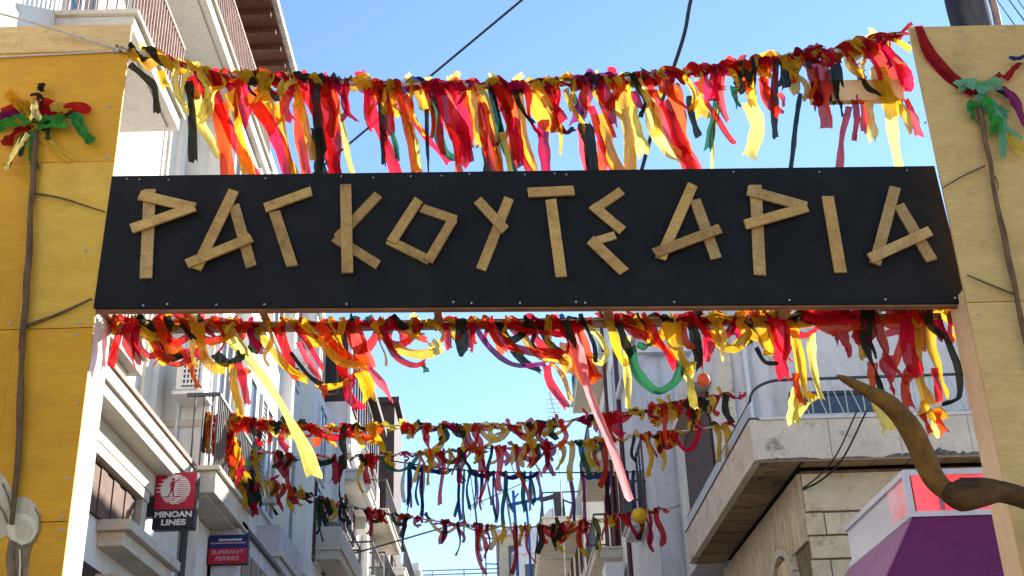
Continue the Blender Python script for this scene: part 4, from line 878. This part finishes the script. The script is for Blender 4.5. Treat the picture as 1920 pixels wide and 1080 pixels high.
# ---- 2: under the sign, tied to the back rail
G2 = Garland('looping ribbon garland with long loose tails right under the black sign', [(195, 600), (480, 604), (800, 604), (1140, 598), (1470, 590), (1800, 576)], [8.0]*6, 0.007, GRP, 22)
lst = [
 ([(213,600),(219,612),(216,624)],'Y',16), ([(228,600),(222,630),(214,660),(208,686)],'R',17), ([(247,598),(243,635),(252,686)],'R',24), ([(258,610),(252,640),(260,684)],'D',12), ([(255,620),(262,650),(282,668),(305,655)],'R',13), ([(288,640),(310,675),(335,684),(358,674)],'R',12),
 ([(268,608),(285,640),(305,672),(318,680)],'Y',17), ([(280,606),(298,642),(318,672),(345,664)],'K',17), ([(300,595),(312,630),(325,655),(342,668)],'O',26), ([(296,592),(304,600),(302,612)],'O',20), ([(380,612),(372,640),(362,665),(350,676)],'D',11), ([(381,612),(392,622),(402,632)],'D',9), ([(340,668),(360,660),(385,672)],'D',14), ([(355,676),(362,700),(372,726)],'O',13),
 ([(372,608),(378,640),(388,675),(405,690),(428,690)],'Y',22), ([(340,606),(352,622),(364,636)],'K',9), ([(418,608),(440,640),(475,680),(505,722),(540,780),(575,845),(592,895)],'P',25), ([(395,650),(415,640),(425,625),(415,610)],'Y',16), ([(402,662),(425,680),(448,670),(452,660)],'K',18), ([(434,680),(440,715),(452,780)],'Y',16), ([(446,680),(456,715),(466,760)],'R',14), ([(455,692),(462,700),(470,690)],'O',12),
 ([(404,600),(430,604),(470,616)],'R',13), ([(470,606),(480,640),(470,660)],'K',24), ([(446,606),(452,625),(450,640)],'R',16), ([(484,612),(505,650),(545,695),(580,712)],'Y',15), ([(520,612),(540,670),(550,700),(566,706)],'R',17), ([(560,640),(580,680),(597,708),(604,725)],'I',15), ([(545,660),(575,700),(605,722)],'K',9), ([(550,606),(575,640),(605,690)],'R',10), ([(565,604),(595,632),(640,680),(690,684)],'Y',16), ([(598,608),(625,648),(660,672),(690,676)],'O',18), ([(590,718),(610,726),(640,722),(652,712)],'Y',13), ([(605,722),(610,735),(612,742)],'I',17),
 ([(636,606),(660,640),(678,660)],'K',14), ([(655,606),(672,640),(690,690)],'I',28), ([(700,606),(735,645),(775,662),(810,660)],'Y',18), ([(715,610),(740,665),(775,685),(800,678)],'D',12), ([(740,606),(756,625),(764,645)],'R',18), ([(625,640),(640,690),(654,712),(672,700)],'D',14), ([(654,712),(658,745),(676,768)],'R',20), ([(676,695),(688,720),(690,752)],'Y',28), ([(688,685),(712,715),(734,750)],'I',14), ([(755,606),(772,625),(790,630)],'Y',20), ([(790,680),(797,690),(800,698)],'G',12), ([(808,640),(816,650),(825,665)],'P',20),
 ([(833,596),(838,625),(843,652)],'R',15), ([(845,595),(848,612),(850,628),(858,640)],'Y',14), ([(866,598),(866,630),(870,662)],'K',25), ([(882,604),(884,630),(882,655)],'R',14), ([(888,606),(920,655),(960,682),(1024,682)],'V',11), ([(915,600),(935,635),(975,655),(1060,668)],'R',17), ([(972,608),(990,640),(1020,668),(1062,680)],'Y',18), ([(938,608),(958,645),(985,680),(1015,695)],'K',15), ([(944,635),(962,655),(985,662)],'G',8), ([(998,606),(1010,640),(1050,662)],'R',16), ([(1012,612),(1028,640),(1052,662)],'K',13), ([(900,604),(925,625),(945,660)],'O',15), ([(950,605),(990,620),(1030,622)],'R',10),
 ([(1026,682),(1034,720),(1066,764)],'R',17), ([(1034,680),(1056,705),(1070,752)],'Y',9), ([(1060,640),(1062,670),(1068,704)],'Y',22), ([(1068,604),(1085,650),(1100,690),(1112,716)],'O',38), ([(1060,600),(1070,630),(1080,655)],'K',16), ([(1072,625),(1085,665),(1100,718),(1125,780),(1152,850),(1180,935)],'J',19), ([(1078,612),(1092,670),(1112,712)],'R',20), ([(1098,610),(1125,630),(1140,660),(1128,680),(1108,668)],'P',12), ([(1050,590),(1056,600),(1046,606)],'B',10),
 ([(1178,630),(1174,670),(1178,720),(1181,764)],'P',15), ([(1160,604),(1172,640),(1182,668)],'K',18), ([(1182,650),(1192,690),(1210,718),(1236,734),(1262,722),(1275,700),(1278,676)],'G',17), ([(1160,602),(1185,622),(1215,634)],'R',18), ([(1195,645),(1210,650),(1230,640)],'G',14), ([(1182,610),(1200,620),(1215,640)],'Y',14), ([(1222,610),(1240,640),(1268,690)],'R',15), ([(1258,604),(1266,645),(1285,680),(1298,690)],'Y',26), ([(1275,606),(1285,640),(1302,655)],'O',16), ([(1296,602),(1305,635),(1312,675),(1300,690)],'K',20), ([(1288,690),(1296,720),(1305,765)],'P',20), ([(1318,604),(1322,640),(1314,690)],'D',12),
 ([(1342,600),(1352,640),(1380,650),(1402,630)],'Y',22), ([(1378,596),(1380,620),(1388,635)],'R',26), ([(1400,600),(1408,620),(1404,645)],'K',16), ([(1336,640),(1328,665),(1322,680)],'I',13), ([(1422,598),(1432,635),(1442,670)],'Y',34), ([(1418,650),(1435,680),(1460,682)],'K',8), ([(1452,598),(1466,650),(1475,705)],'R',36), ([(1492,700),(1496,730),(1502,760)],'O',17), ([(1488,605),(1500,680),(1512,735),(1530,748)],'Y',20), ([(1520,625),(1524,680),(1540,750)],'P',15), ([(1497,728),(1492,765),(1487,796)],'P',24), ([(1488,788),(1505,768),(1527,746)],'P',11), ([(1468,600),(1500,610),(1520,605)],'Y',18), ([(1445,590),(1460,595),(1475,590)],'P',18),
 ([(1510,585),(1550,592),(1600,590)],'R',42), ([(1530,605),(1560,620),(1610,612)],'O',20), ([(1580,620),(1585,645),(1590,664)],'R',17), ([(1562,620),(1568,635),(1566,645)],'D',14), ([(1600,600),(1612,640),(1618,672)],'Y',14), ([(1628,575),(1624,640),(1640,690),(1652,735)],'K',24), ([(1632,580),(1630,610),(1618,650)],'D',30), ([(1634,680),(1636,720),(1640,768)],'O',22), ([(1650,750),(1660,780),(1668,806)],'P',30), ([(1640,585),(1650,630),(1662,668)],'R',18), ([(1660,590),(1690,600),(1720,600)],'O',40), ([(1660,625),(1680,622),(1700,622)],'I',14), ([(1666,665),(1664,700),(1672,738)],'I',28), ([(1700,610),(1690,650),(1672,690)],'O',17), ([(1700,600),(1706,660),(1718,700)],'R',24), ([(1660,668),(1690,700),(1702,725)],'I',12), ([(1712,690),(1698,720),(1712,765)],'O',20),
 ([(1718,605),(1724,690),(1745,765)],'Y',20), ([(1740,585),(1748,660),(1778,745)],'Y',20), ([(1760,592),(1778,640),(1798,700),(1798,745),(1768,760)],'K',11), ([(1735,582),(1775,590),(1792,615),(1788,640)],'Y',20), ([(1758,600),(1764,620),(1768,635)],'D',20), ([(1752,690),(1758,720),(1762,755)],'R',13), ([(1725,760),(1750,775),(1770,770)],'Y',26), ([(1730,775),(1738,795),(1745,815)],'R',16), ([(1758,770),(1760,790),(1772,815)],'O',18), ([(1745,775),(1752,800),(1755,818)],'P',14), ([(1680,580),(1720,578),(1760,574)],'Y',18),
 ([(1720,585),(1728,625),(1722,660)],'O',22), ([(1695,580),(1705,610),(1712,640)],'R',24), ([(1600,580),(1612,605),(1606,640)],'R',22), ([(1330,600),(1345,590),(1372,596)],'Y',16), ([(1320,600),(1340,606),(1360,604)],'D',12),
]
for pts, c, w_ in lst: G2.free(pts, c, w_, 7.9+0.14*G2.rng.random(), dy=G2.rng.uniform(-0.08, 0.06), twist=G2.rng.uniform(-0.8, 0.8))
for i in range(62):
    u = (i+0.5)/62
    if G2.rng.random() < 0.85: G2.wrap(u, G2.rng.uniform(0.1, 0.24), G2.rng.uniform(0.02, 0.05), G2.rng.choice('RRYYKDKYO'), G2.rng.uniform(0.6, 1.4), G2.rng.uniform(0.05, 0.09))
for i in range(24):
    p, t = G2.at(G2.rng.uniform(0.03, 0.99)); G2.tuft(p, G2.rng.uniform(0.05, 0.12), G2.rng.choice('PYRRIKG'), G2.rng.uniform(0.04, 0.09))
for i in range(16):
    u = G2.rng.uniform(0.02, 0.9); p, _ = G2.at(u); q, _ = G2.at(u+G2.rng.uniform(0.03, 0.08)); G2.swag(p, q, G2.rng.uniform(0.05, 0.2), G2.rng.choice('RRYYDK'), G2.rng.uniform(0.04, 0.08))
for i in range(46):
    p, t = G2.at(0.01+0.98*(i+G2.rng.random())/46)
    G2.hang(p, G2.rng.choice([0.12, 0.18, 0.28, 0.38]), G2.rng.choice('RRYOYDKOP'), G2.rng.uniform(0.025, 0.06), lean=G2.rng.uniform(-0.1, 0.45), swing=0.06, twist=G2.rng.uniform(-1.5, 1.5))
ob = MB().ball(aty(1319, 712, 7.95), 0.047, 12, 8).build('cloth_ball', m_orange, smooth=True); MB().tube([aty(1319, 703, 7.95), aty(1317, 650, 7.96), aty(1316, 598, 8.0)], 0.004, 5).build('string', m_cable, ob)
tag(ob, 'small round orange ball tied among the ribbon tails', 'ball')

def auto(g, nw, nh, nt_, ns, cols, hl, ww, r, lean=0.1):
    for i in range(nw):
        u = (i+0.5)/nw; g.wrap(u, g.rng.uniform(0.2, 0.45), g.rng.uniform(r*0.6, r*1.2), g.rng.choice(cols), g.rng.uniform(0.6, 1.5), g.rng.uniform(ww[0], ww[1]))
    for i in range(nh):
        p, t = g.at(g.rng.uniform(0.02, 0.98)); g.hang(p, g.rng.uniform(*hl)*g.rng.choice([0.5, 0.7, 1]), g.rng.choice(cols), g.rng.uniform(*ww)*1.05, lean=g.rng.uniform(-lean, lean*1.6), swing=0.09, twist=g.rng.uniform(-1, 1))
    for i in range(nt_):
        p, t = g.at(g.rng.uniform(0.02, 0.98)); g.tuft(p, g.rng.uniform(0.08, 0.2), g.rng.choice(cols), g.rng.uniform(*ww)*0.8)
    for i in range(ns):
        u = g.rng.uniform(0.0, 0.92); p, _ = g.at(u); q, _ = g.at(min(1, u+g.rng.uniform(0.03, 0.08))); g.swag(p, q, g.rng.uniform(0.1, 0.35), g.rng.choice(cols), g.rng.uniform(*ww)*0.9)

G3 = Garland('bunched ribbon garland from left balcony post to terrace rail', [(392, 778), (450, 785), (570, 800), (750, 798), (900, 800), (1060, 790), (1240, 762), (1394, 738)], [16.2, 16.3, 16.5, 16.8, 17, 17.1, 17.3, 17.55], 0.012, GRP, 23)
auto(G3, 40, 84, 16, 14, 'RRYYDORYPKOK', (0.15, 0.65), (0.06, 0.13), 0.06)
G4 = Garland('lower ribbon garland dipping across the street behind the bunched one', [(415, 800), (470, 842), (600, 858), (740, 852), (890, 842), (1010, 836), (1200, 818), (1385, 795)], [17.2, 18, 18.6, 19, 19.2, 19.3, 19.5, 19.8], 0.012, GRP, 24)
auto(G4, 30, 76, 14, 12, 'RRYYDRGYOKKD', (0.2, 0.95), (0.05, 0.125), 0.05)
G5 = Garland('thin garland of long blue, teal and purple strips far down the street', [(700, 858), (760, 868), (850, 880), (960, 886), (1080, 886), (1200, 884), (1345, 868)], [33, 33, 33, 33, 32, 30, 26], 0.02, GRP, 25, rm=m_cable)
for (x, n_, L0, cs) in ((772, 6, 1.7, 'BTWBVT'), (800, 3, 1.6, 'BVW'), (868, 5, 1.7, 'BTWBT'), (884, 3, 1.5, 'TWB'), (912, 5, 1.5, 'VVTDB'), (955, 3, 1.6, 'WTT'), (980, 3, 1.4, 'BWT'), (1000, 2, 1.0, 'TV'), (1075, 3, 1.8, 'RVB'), (1130, 3, 1.6, 'DBK'), (1180, 3, 1.6, 'BDB'), (1225, 3, 1.3, 'BBK'), (1310, 5, 0.9, 'BVWBY'), (1325, 4, 0.9, 'VWBG')):
    for k in range(n_):
        p = G5.at_px(x+G5.rng.uniform(-14, 14)); G5.hang(p, L0*G5.rng.uniform(0.6, 1.15), cs[k % len(cs)], G5.rng.uniform(0.055, 0.115), lean=G5.rng.uniform(-0.10, 0.10), swing=0.08)
for i in range(14):
    u = G5.rng.uniform(0.03, 0.9); p, _ = G5.at(u); q, _ = G5.at(u+0.05); G5.swag(p, q, 0.15, G5.rng.choice('BBVT'), 0.12)
G6 = Garland('sagging ribbon garland lowest across the far street', [(495, 898), (560, 922), (640, 945), (760, 968), (880, 984), (1000, 988), (1110, 976), (1200, 962), (1272, 950)], [20, 21.5, 22.5, 23.5, 24, 24, 24, 24, 24.2], 0.015, GRP, 26)
auto(G6, 34, 66, 14, 13, 'RDYYDRKORYKG', (0.25, 1.15), (0.05, 0.12), 0.05)
yb = MB().ball(aty(1199, 967, 23.5), 0.16, 14, 10); ybo = yb.build('paper_ball', m_yball, smooth=True); MB().tube([aty(1199, 957, 23.5), aty(1200, 946, 23.6)], 0.012, 5).build('string', m_cable, ybo)
tag(ybo, 'round yellow ball hanging before the blue grey wall', 'ball')
# ribbons bundled on the post of the left balcony
G7 = Garland('ribbons wound down the post of the balcony on the left', [(392, 772), (398, 810), (402, 850)], [16.15, 16.15, 16.15], 0.035, None, 27, cat='ribbons', rm=m_trim)
for i in range(10): G7.wrap((i+0.5)/10, 0.2, 0.06, G7.rng.choice('YKRODY'), 1.0, 0.1)
for c, x0 in (('Y', 388), ('K', 384), ('O', 392), ('R', 404), ('D', 410)):
    G7.free([(x0+8, 778), (x0, 800), (x0+G7.rng.uniform(-4, 4), 850)], c, 10, 16.1)
G8 = Garland('crossing ribbon string hung along the left balcony rail', [(418, 790), (440, 830), (452, 870), (470, 905), (492, 918)], [15.9, 16.3, 16.9, 17.4, 17.7], 0.012, GRP, 28)
auto(G8, 10, 24, 8, 6, 'RYYKDRYG', (0.2, 0.6), (0.08, 0.14), 0.05)

# ---- rosettes on the pillars
RS = thing('ribbon_rosette', 'rosette of red, green and gold ribbons on the bright yellow pillar', 'ribbon rosette', aty(62, 225, YF-0.05), 'ribbon rosettes on the pillars')
rr = random.Random(31)
class _g: pass
RSG = Garland.__new__(Garland); RSG.t = RS; RSG.rng = rr
for pts, c, w_ in [([(60,215),(30,200),(5,215)],'R',22), ([(62,210),(80,195),(110,212)],'R',26), ([(66,212),(100,205),(135,200),(166,205)],'R',22), ([(64,225),(30,190),(15,172)],'Y',20), ([(60,220),(45,190),(50,210)],'Y',16),
    ([(62,225),(20,230),(-10,240)],'L',22), ([(60,230),(30,250),(12,275)],'D',28), ([(58,215),(20,215),(-12,222)],'V',22), ([(66,235),(80,238),(70,230)],'V',16), ([(64,230),(100,228),(122,230)],'L',32), ([(138,212),(152,240),(172,268)],'L',22), ([(122,218),(136,214),(140,222)],'K',14),
    ([(62,240),(90,265),(130,300)],'P',16), ([(60,235),(40,225),(20,220)],'Y',18), ([(70,240),(55,235),(25,222)],'Y',14), ([(62,245),(60,290),(66,316)],'L',14), ([(50,250),(42,275),(38,295)],'G',12), ([(88,225),(92,240),(90,260)],'G',12), ([(78,205),(74,180),(60,178)],'K',11), ([(75,170),(80,160),(70,162)],'K',14), ([(95,205),(118,200),(130,212)],'P',20)]:
    RSG.free(pts, c, w_*0.95, YF-0.05-0.05*rr.random(), dy=0.03, crisp=True)
RSG.free([(68, 225), (67, 205), (70, 188)], 'Y', 18, YF-0.12, mtl=m_gold); RSG.free([(50, 250), (28, 280), (14, 315)], 'Y', 14, YF-0.1, mtl=m_gold)
RT = thing('ribbon_rosette', 'rosette of mint green ribbons with long crimson band on the ochre pillar', 'ribbon rosette', aty(1840, 175, YR-0.05), 'ribbon rosettes on the pillars')
RTG = Garland.__new__(Garland); RTG.t = RT; RTG.rng = random.Random(32)
for pts, c, w_ in [([(1722,46),(1738,90),(1770,128),(1812,165),(1822,175)],'D',20), ([(1825,170),(1860,150),(1880,140)],'D',13), ([(1885,150),(1900,130),(1915,115)],'D',11), ([(1893,105),(1908,110),(1925,106)],'B',9), ([(1830,165),(1842,155),(1846,160)],'P',18), ([(1830,160),(1810,155),(1798,162)],'M',22), ([(1832,165),(1860,160),(1875,165)],'M',24),
    ([(1836,175),(1858,200),(1888,215)],'M',24), ([(1846,185),(1862,215),(1868,250)],'L',22), ([(1852,195),(1876,230),(1882,295)],'M',13), ([(1878,225),(1895,240),(1912,255)],'M',20), ([(1885,240),(1900,265),(1920,288)],'P',22), ([(1828,190),(1820,205),(1828,222)],'L',20), ([(1880,160),(1900,190),(1925,240)],'V',18), ([(1870,165),(1890,178),(1905,195)],'K',14)]:
    RTG.free(pts, c, w_*0.95, YR-0.05-0.05*RTG.rng.random(), dy=0.02, crisp=True)

# ================================================================== SIGNS ON THE LEFT WALL
def text(par, s, x, y, z, size, m, name='lettering', bold=0.012, shear=0, width=None):
    cu = bpy.data.curves.new('t', 'FONT'); cu.body = s; cu.size = size; cu.align_x = 'CENTER'; cu.extrude = 0.003; cu.offset = bold*size; cu.shear = shear
    to = bpy.data.objects.new('t', cu); col.objects.link(to)
    dg = bpy.context.evaluated_depsgraph_get(); dg.update()
    me = bpy.data.meshes.new_from_object(to.evaluated_get(dg)); bpy.data.objects.remove(to)
    xs_ = [v.co.x for v in me.vertices]; sx = (width/(max(xs_)-min(xs_))) if width else 1; cx = (max(xs_)+min(xs_))/2
    me.transform(Matrix.Translation((x, y, z)) @ Matrix.Rotation(R(90), 4, 'X') @ Matrix.Scale(sx, 4, (1, 0, 0)) @ Matrix.Translation((-cx, 0, 0)))
    me.name = name; me.materials.clear(); me.materials.append(m)
    o = bpy.data.objects.new(name, me); col.objects.link(o); o.parent = par; o.matrix_parent_inverse = par.matrix_basis.inverted(); return o
ys = 14.6
a_ = aty(283, 992, ys); b_2 = aty(371, 884, ys)
ML = thing('hanging_sign', 'red and navy sign with white striped disc emblem projecting from left wall', 'sign', ((a_.x+b_2.x)/2, ys, a_.z), 'signs projecting from the left wall')
W_ = b_2.x-a_.x; H_ = b_2.z-a_.z; X0 = a_.x; Z1 = b_2.z
MB().box(X0, X0+W_, ys+0.012, ys+0.16, a_.z, Z1).build('casing', m_scas, ML, bevel=0.01)
MB().box(X0+0.012, X0+W_-0.012, ys, ys+0.011, Z1-0.665*H_, Z1-0.012).build('red_panel', m_sred, ML)
MB().box(X0+0.012, X0+W_-0.012, ys, ys+0.011, a_.z+0.012, Z1-0.667*H_).build('navy_panel', m_sblk, ML)
MB().box(X0-0.14, X0-0.002, ys+0.03, ys+0.14, Z1-0.78*H_, Z1-0.26*H_).build('wall_bracket', m_scas, ML)
MB().box(XA, X0-0.141, ys+0.07, ys+0.11, Z1-0.55*H_, Z1-0.5*H_).build('bracket_arm', m_scas, ML)
def sp(u, v): return (X0+u*W_, ys-0.003, Z1-v*W_)
cu_, cv_, cr_ = 0.50, 0.43, 0.36
lg = MB()
nb_ = 15
for i in range(nb_):                                  # disc split into bars: solid to the left of the figure, striped right
    v0 = cv_-cr_+2*cr_*i/nb_; v1 = v0+2*cr_/nb_
    vm = (v0+v1)/2; h = math.sqrt(max(0, cr_*cr_-(vm-cv_)**2))
    if vm > cv_+0.17: continue
    lg.poly([sp(cu_-h, v0), sp(cu_+0.04, v0), sp(cu_+0.04, v1), sp(cu_-h, v1)], (0, 0.003, 0))
    lg.poly([sp(cu_+0.041, v0+0.012), sp(cu_+h, v0+0.012), sp(cu_+h, v1-0.006), sp(cu_+0.041, v1-0.006)], (0, 0.003, 0))
    if i % 2 == 0 and vm < cv_+0.12: lg.poly([sp(cu_-h-0.10, v0+0.018), sp(cu_-h-0.001, v0+0.012), sp(cu_-h-0.001, v1-0.006), sp(cu_-h-0.10, v1-0.012)], (0, 0.003, 0))
for k in range(4):                                    # waves
    top = []; bot = []
    vb = cv_+0.19+k*0.045
    h = math.sqrt(max(0.001, cr_*cr_-(vb+0.015-cv_)**2))
    for j in range(13):
        u = cu_-h+2*h*j/12; d = 0.012*math.sin(j*1.1+k); top.append(sp(u, vb+d)); bot.append(sp(u, vb+d+0.03))
    lg.poly(top+bot[::-1], (0, 0.003, 0))
lg.build('disc_emblem', m_swht, ML)
def sp2(u, v): return (X0+u*W_, ys-0.007, Z1-v*W_)
fg = MB()
fg.poly([sp2(0.43+0.035*math.cos(i*math.pi/5), 0.185+0.04*math.sin(i*math.pi/5)) for i in range(10)], (0, 0.003, 0))
fg.poly([sp2(*q) for q in ((0.395,0.235),(0.455,0.235),(0.475,0.33),(0.455,0.40),(0.465,0.50),(0.475,0.60),(0.445,0.60),(0.43,0.50),(0.42,0.45),(0.40,0.52),(0.36,0.60),(0.32,0.605),(0.37,0.52),(0.385,0.42),(0.39,0.33))], (0, 0.003, 0))
fg.poly([sp2(*q) for q in ((0.455,0.24),(0.50,0.22),(0.56,0.17),(0.58,0.18),(0.51,0.25),(0.46,0.28))], (0, 0.003, 0))
fg.poly([sp2(*q) for q in ((0.395,0.24),(0.35,0.30),(0.36,0.38),(0.375,0.37),(0.37,0.31),(0.40,0.28))], (0, 0.003, 0))
fg.build('figure_emblem', m_sred, ML)
text(ML, 'MINOAN', X0+0.5*W_, ys-0.004, Z1-0.80*H_, 0.19*W_/0.55*0.55, m_swht, bold=0.035, width=0.88*W_)
text(ML, 'LINES', X0+0.52*W_, ys-0.004, Z1-0.94*H_, 0.19*W_/0.55*0.55, m_swht, bold=0.035, width=0.58*W_)

ys2 = 17.3
a2 = aty(388, 1059, ys2); b2 = aty(466, 1001, ys2)
SF = thing('hanging_sign', 'smaller sign with blue top and red lettered bottom on left wall', 'sign', ((a2.x+b2.x)/2, ys2, a2.z), 'signs projecting from the left wall')
W2 = b2.x-a2.x; H2 = b2.z-a2.z
MB().box(a2.x, b2.x, ys2+0.012, ys2+0.14, a2.z, b2.z).build('casing', m_scas, SF, bevel=0.015)
MB().box(a2.x+0.01, b2.x-0.01, ys2, ys2+0.011, b2.z-0.46*H2, b2.z-0.01).build('blue_panel', m_sblue, SF)
MB().box(a2.x+0.01, b2.x-0.01, ys2, ys2+0.011, a2.z+0.01, b2.z-0.462*H2).build('red_panel', m_sred, SF)
MB().box(a2.x+0.05*W2, b2.x-0.06*W2, ys2-0.004, ys2-0.0005, b2.z-0.31*H2, b2.z-0.27*H2).build('white_line', m_spnk, SF)
MB().box(a2.x+0.25*W2, b2.x-0.16*W2, ys2-0.004, ys2-0.0005, b2.z-0.22*H2, b2.z-0.15*H2).build('small_print', m_lilac, SF)
text(SF, 'SUPERFAST', a2.x+0.5*W2, ys2-0.003, b2.z-0.665*H2, 0.085, m_spnk, bold=0.01, shear=0.15, width=0.82*W2)
text(SF, 'FERRIES', a2.x+0.5*W2, ys2-0.003, b2.z-0.87*H2, 0.085, m_spnk, bold=0.01, shear=0.15, width=0.60*W2)
MB().box(XB, a2.x-0.001, ys2+0.05, ys2+0.09, a2.z+0.5*H2, a2.z+0.56*H2).build('bracket_arm', m_scas, SF)

# grey shop awning with dark stripes at the bottom left
AW = thing('striped_awning', 'striped grey shop awning below the smaller blue and red sign', 'awning', (-3.8, 18, 4.5))
q0 = atx(385, 1062, XB+0.05); q1 = atx(520, 1062, XB+0.05)
for i in range(14):
    y_a = 17.7+i*0.22
    MB().hexa([(XB+0.02, y_a, 5.62), (XB+0.9, y_a, 5.02), (XB+0.9, y_a+0.2, 5.02), (XB+0.02, y_a+0.2, 5.62), (XB+0.02, y_a, 5.65), (XB+0.9, y_a, 5.05), (XB+0.9, y_a+0.2, 5.05), (XB+0.02, y_a+0.2, 5.65)]).build('stripe', m_scas if i % 2 else m_lmetal, AW)

# floodlight on an arm
FL = thing('street_lamp', 'small grey street lamp on an arm from the lilac wall', 'lamp', (-3.9, 20, 7))
f0 = atx(478, 934, XB); f1 = aty(490, 941, f0.y); f2 = aty(517, 940, f0.y)
MB().tube([f0, f1], 0.025, 6).build('arm', m_lmetal, FL)
MB().box(f1.x, f2.x, f0.y-0.1, f0.y+0.1, f1.z-0.05, f1.z+0.06).build('lamp_head', m_lmetal, FL, bevel=0.02)
# satellite/lamp under the sunlit balcony: round wall lamp
WL = thing('wall_lamp', 'white globe wall lamp on the sunlit pale wall', 'lamp', (-4.1, 26, 10))
gl = atx(560, 672, -3.9)
MB().ball(gl, 0.22, 12, 8).build('globe', m_frame, WL, smooth=True); MB().tube([gl+Vector((0, 0, -0.2)), gl+Vector((-0.3, 0, -0.5))], 0.03).build('arm', m_metal, WL)

# ================================================================== CABLES, POLES, AERIALS
def line(label, pts, r, sag=0, name='overhead_cable', group=None, m=None):
    return cable(name, label, 'cable', pts, r, m or m_cable, group, sag)
line('black cable slanting up over the middle of the ribbon garland', (lambda a, b: [a+(a-b)*0.9, b+(b-a)*0.35])(aty(1000, -18, 20), aty(640, 282, 24)), 0.028)
line('thick twisted black cable behind the garland right of centre', [aty(1300, -20, 14)*2-aty(1284, 60, 14.2)+Vector((0.5, 0, 1.5)), aty(1300, -20, 14), aty(1284, 60, 14.2), aty(1262, 130, 14.4), aty(1228, 230, 14.6), aty(1200, 330, 15)], 0.032)
line('innermost of the three thin wires beside the thick utility pole', [aty(1862, -10, 16), aty(1905, 50, 13)], 0.008, group='thin wires by the utility pole')
line('middle one of the three thin wires beside the thick utility pole', [aty(1885, -10, 16), aty(1925, 45, 13)], 0.010, group='thin wires by the utility pole')
line('outermost of the three thin wires beside the thick utility pole', [aty(1900, -12, 16), aty(1940, 45, 13)], 0.008, group='thin wires by the utility pole')
line('longer of the black wires looping under the terrace', [aty(1625, 770, 17.3), aty(1580, 860, 17.4), aty(1540, 900, 17.8), aty(1505, 918, 18.1)], 0.016, group='wires under the terrace')
line('shorter of the black wires looping under the terrace', [aty(1607, 770, 17.3), aty(1570, 850, 17.5), aty(1538, 890, 17.9), aty(1506, 915, 18.1)], 0.012, group='wires under the terrace')
line('thin wire sagging low over the far street', [aty(620, 1050, 34), aty(760, 1010, 36), aty(880, 975, 38)], 0.03)
line('thin pale wire beside the far aerial poles', [aty(880, 950, 50), aty(960, 915, 50), aty(1010, 890, 50)], 0.03, m=m_lmetal)
UP = thing('utility_pole', 'thick weathered utility pole rising behind the ochre pillar', 'utility pole', (5.2, 10.5, 0))
pt = aty(1812, 0, 10.5); pb = aty(1812, 60, 10.5)
MB().tube([(pt.x, 10.5, 0), (pt.x, 10.5, 12.5)], [0.22, 0.19], 14).build('pole', m_pole, UP, smooth=True)
for dx, r in ((-0.26, 0.05), (-0.21, 0.035), (0.2, 0.04)):
    MB().tube(wob([Vector((pt.x+dx, 10.35, 6+i*0.45)) for i in range(15)], 0.03, 2), r, 7).build('cable_bundle', m_cable if dx < 0 else m_rust, UP, smooth=True)
FP = thing('utility_pole', 'short dark far pole with crossarm before the cream house', 'utility pole', (2, 48, 12))
f1 = aty(1053, 990, 48); f2 = aty(1046, 925, 48)
MB().tube([f1, f2], 0.22, 8).build('pole', m_pole, FP)
c1 = aty(1012, 938, 48); c2 = aty(1050, 928, 48)
MB().tube([c1, c2], 0.1, 6).build('crossarm', m_pole, FP)
MB().tube([aty(1075, 945, 48), aty(1050, 935, 48)], 0.04, 6).build('stay', m_metal, FP)
LM = thing('lattice_mast', 'dark blue wire mast with crossbars standing over the far roofs', 'mast', (0, 60, 0))
for a, b, r in (((962, 920), (968, 1000), 0.09), ((986, 940), (992, 1000), 0.07), ((950, 948), (1012, 935), 0.09), ((962, 938), (972, 925), 0.05), ((955, 945), (965, 960), 0.12)):
    MB().tube([aty(*a, 60), aty(*b, 60)], r, 6).build('bar', m_blue, LM)
zmb = aty(968, 1000, 60); MB().tube([(zmb.x, 60, 0), zmb], 0.09, 6).build('bar', m_blue, LM)
zmb = aty(992, 1000, 60); MB().tube([(zmb.x, 60, 0), zmb], 0.07, 6).build('bar', m_blue, LM)
SG = thing('sign_gantry', 'square wire frame standing on the flat roof at street end', 'gantry', (0, 84, 0))
loop = [(911, 1009), (934, 1010), (934, 1058), (911, 1057), (911, 1009)]
for i in range(4): MB().tube([aty(*loop[i], 86), aty(*loop[i+1], 86)], 0.05, 6).build('bar', m_blue, SG)
zz = aty(911, 1057, 86); MB().tube([(zz.x, 86, 0), zz], 0.06, 6).build('post', m_blue, SG)
zz = aty(934, 1057, 86); MB().tube([(zz.x, 86, 0), zz], 0.06, 6).build('post', m_blue, SG)
AN = thing('tv_aerial', 'thin rooftop television aerial left of the blue balcony rail', 'aerial', (2, 42, 19))
MB().tube([aty(1030, 735, 43), aty(1046, 800, 43)], 0.025, 5).build('mast', m_lmetal, AN)
q_ = aty(1046, 800, 43); MB().tube([(q_.x, 43, 0), q_], 0.025, 5).build('mast', m_lmetal, AN)
for k in range(5):
    MB().tube([aty(1024+k*0.6, 750+k*8, 43), aty(1052-k*0.5, 748+k*8.4, 43)], 0.016, 5).build('element', m_lmetal, AN)
FE = thing('far_railing', 'thin rail of wires crossing the sky at the bottom of street', 'railing', (-3, 88, 0))
for a, b in (((740, 1072), (940, 1066)), ((740, 1080), (940, 1074))): MB().tube([aty(*a, 90), aty(*b, 90)], 0.06, 5).build('rail', m_lmetal, FE)
for px in (760, 811, 870, 905):
    p = aty(px, 1070, 90); MB().tube([(p.x, 90, 0), p], 0.06, 5).build('post', m_lmetal, FE)
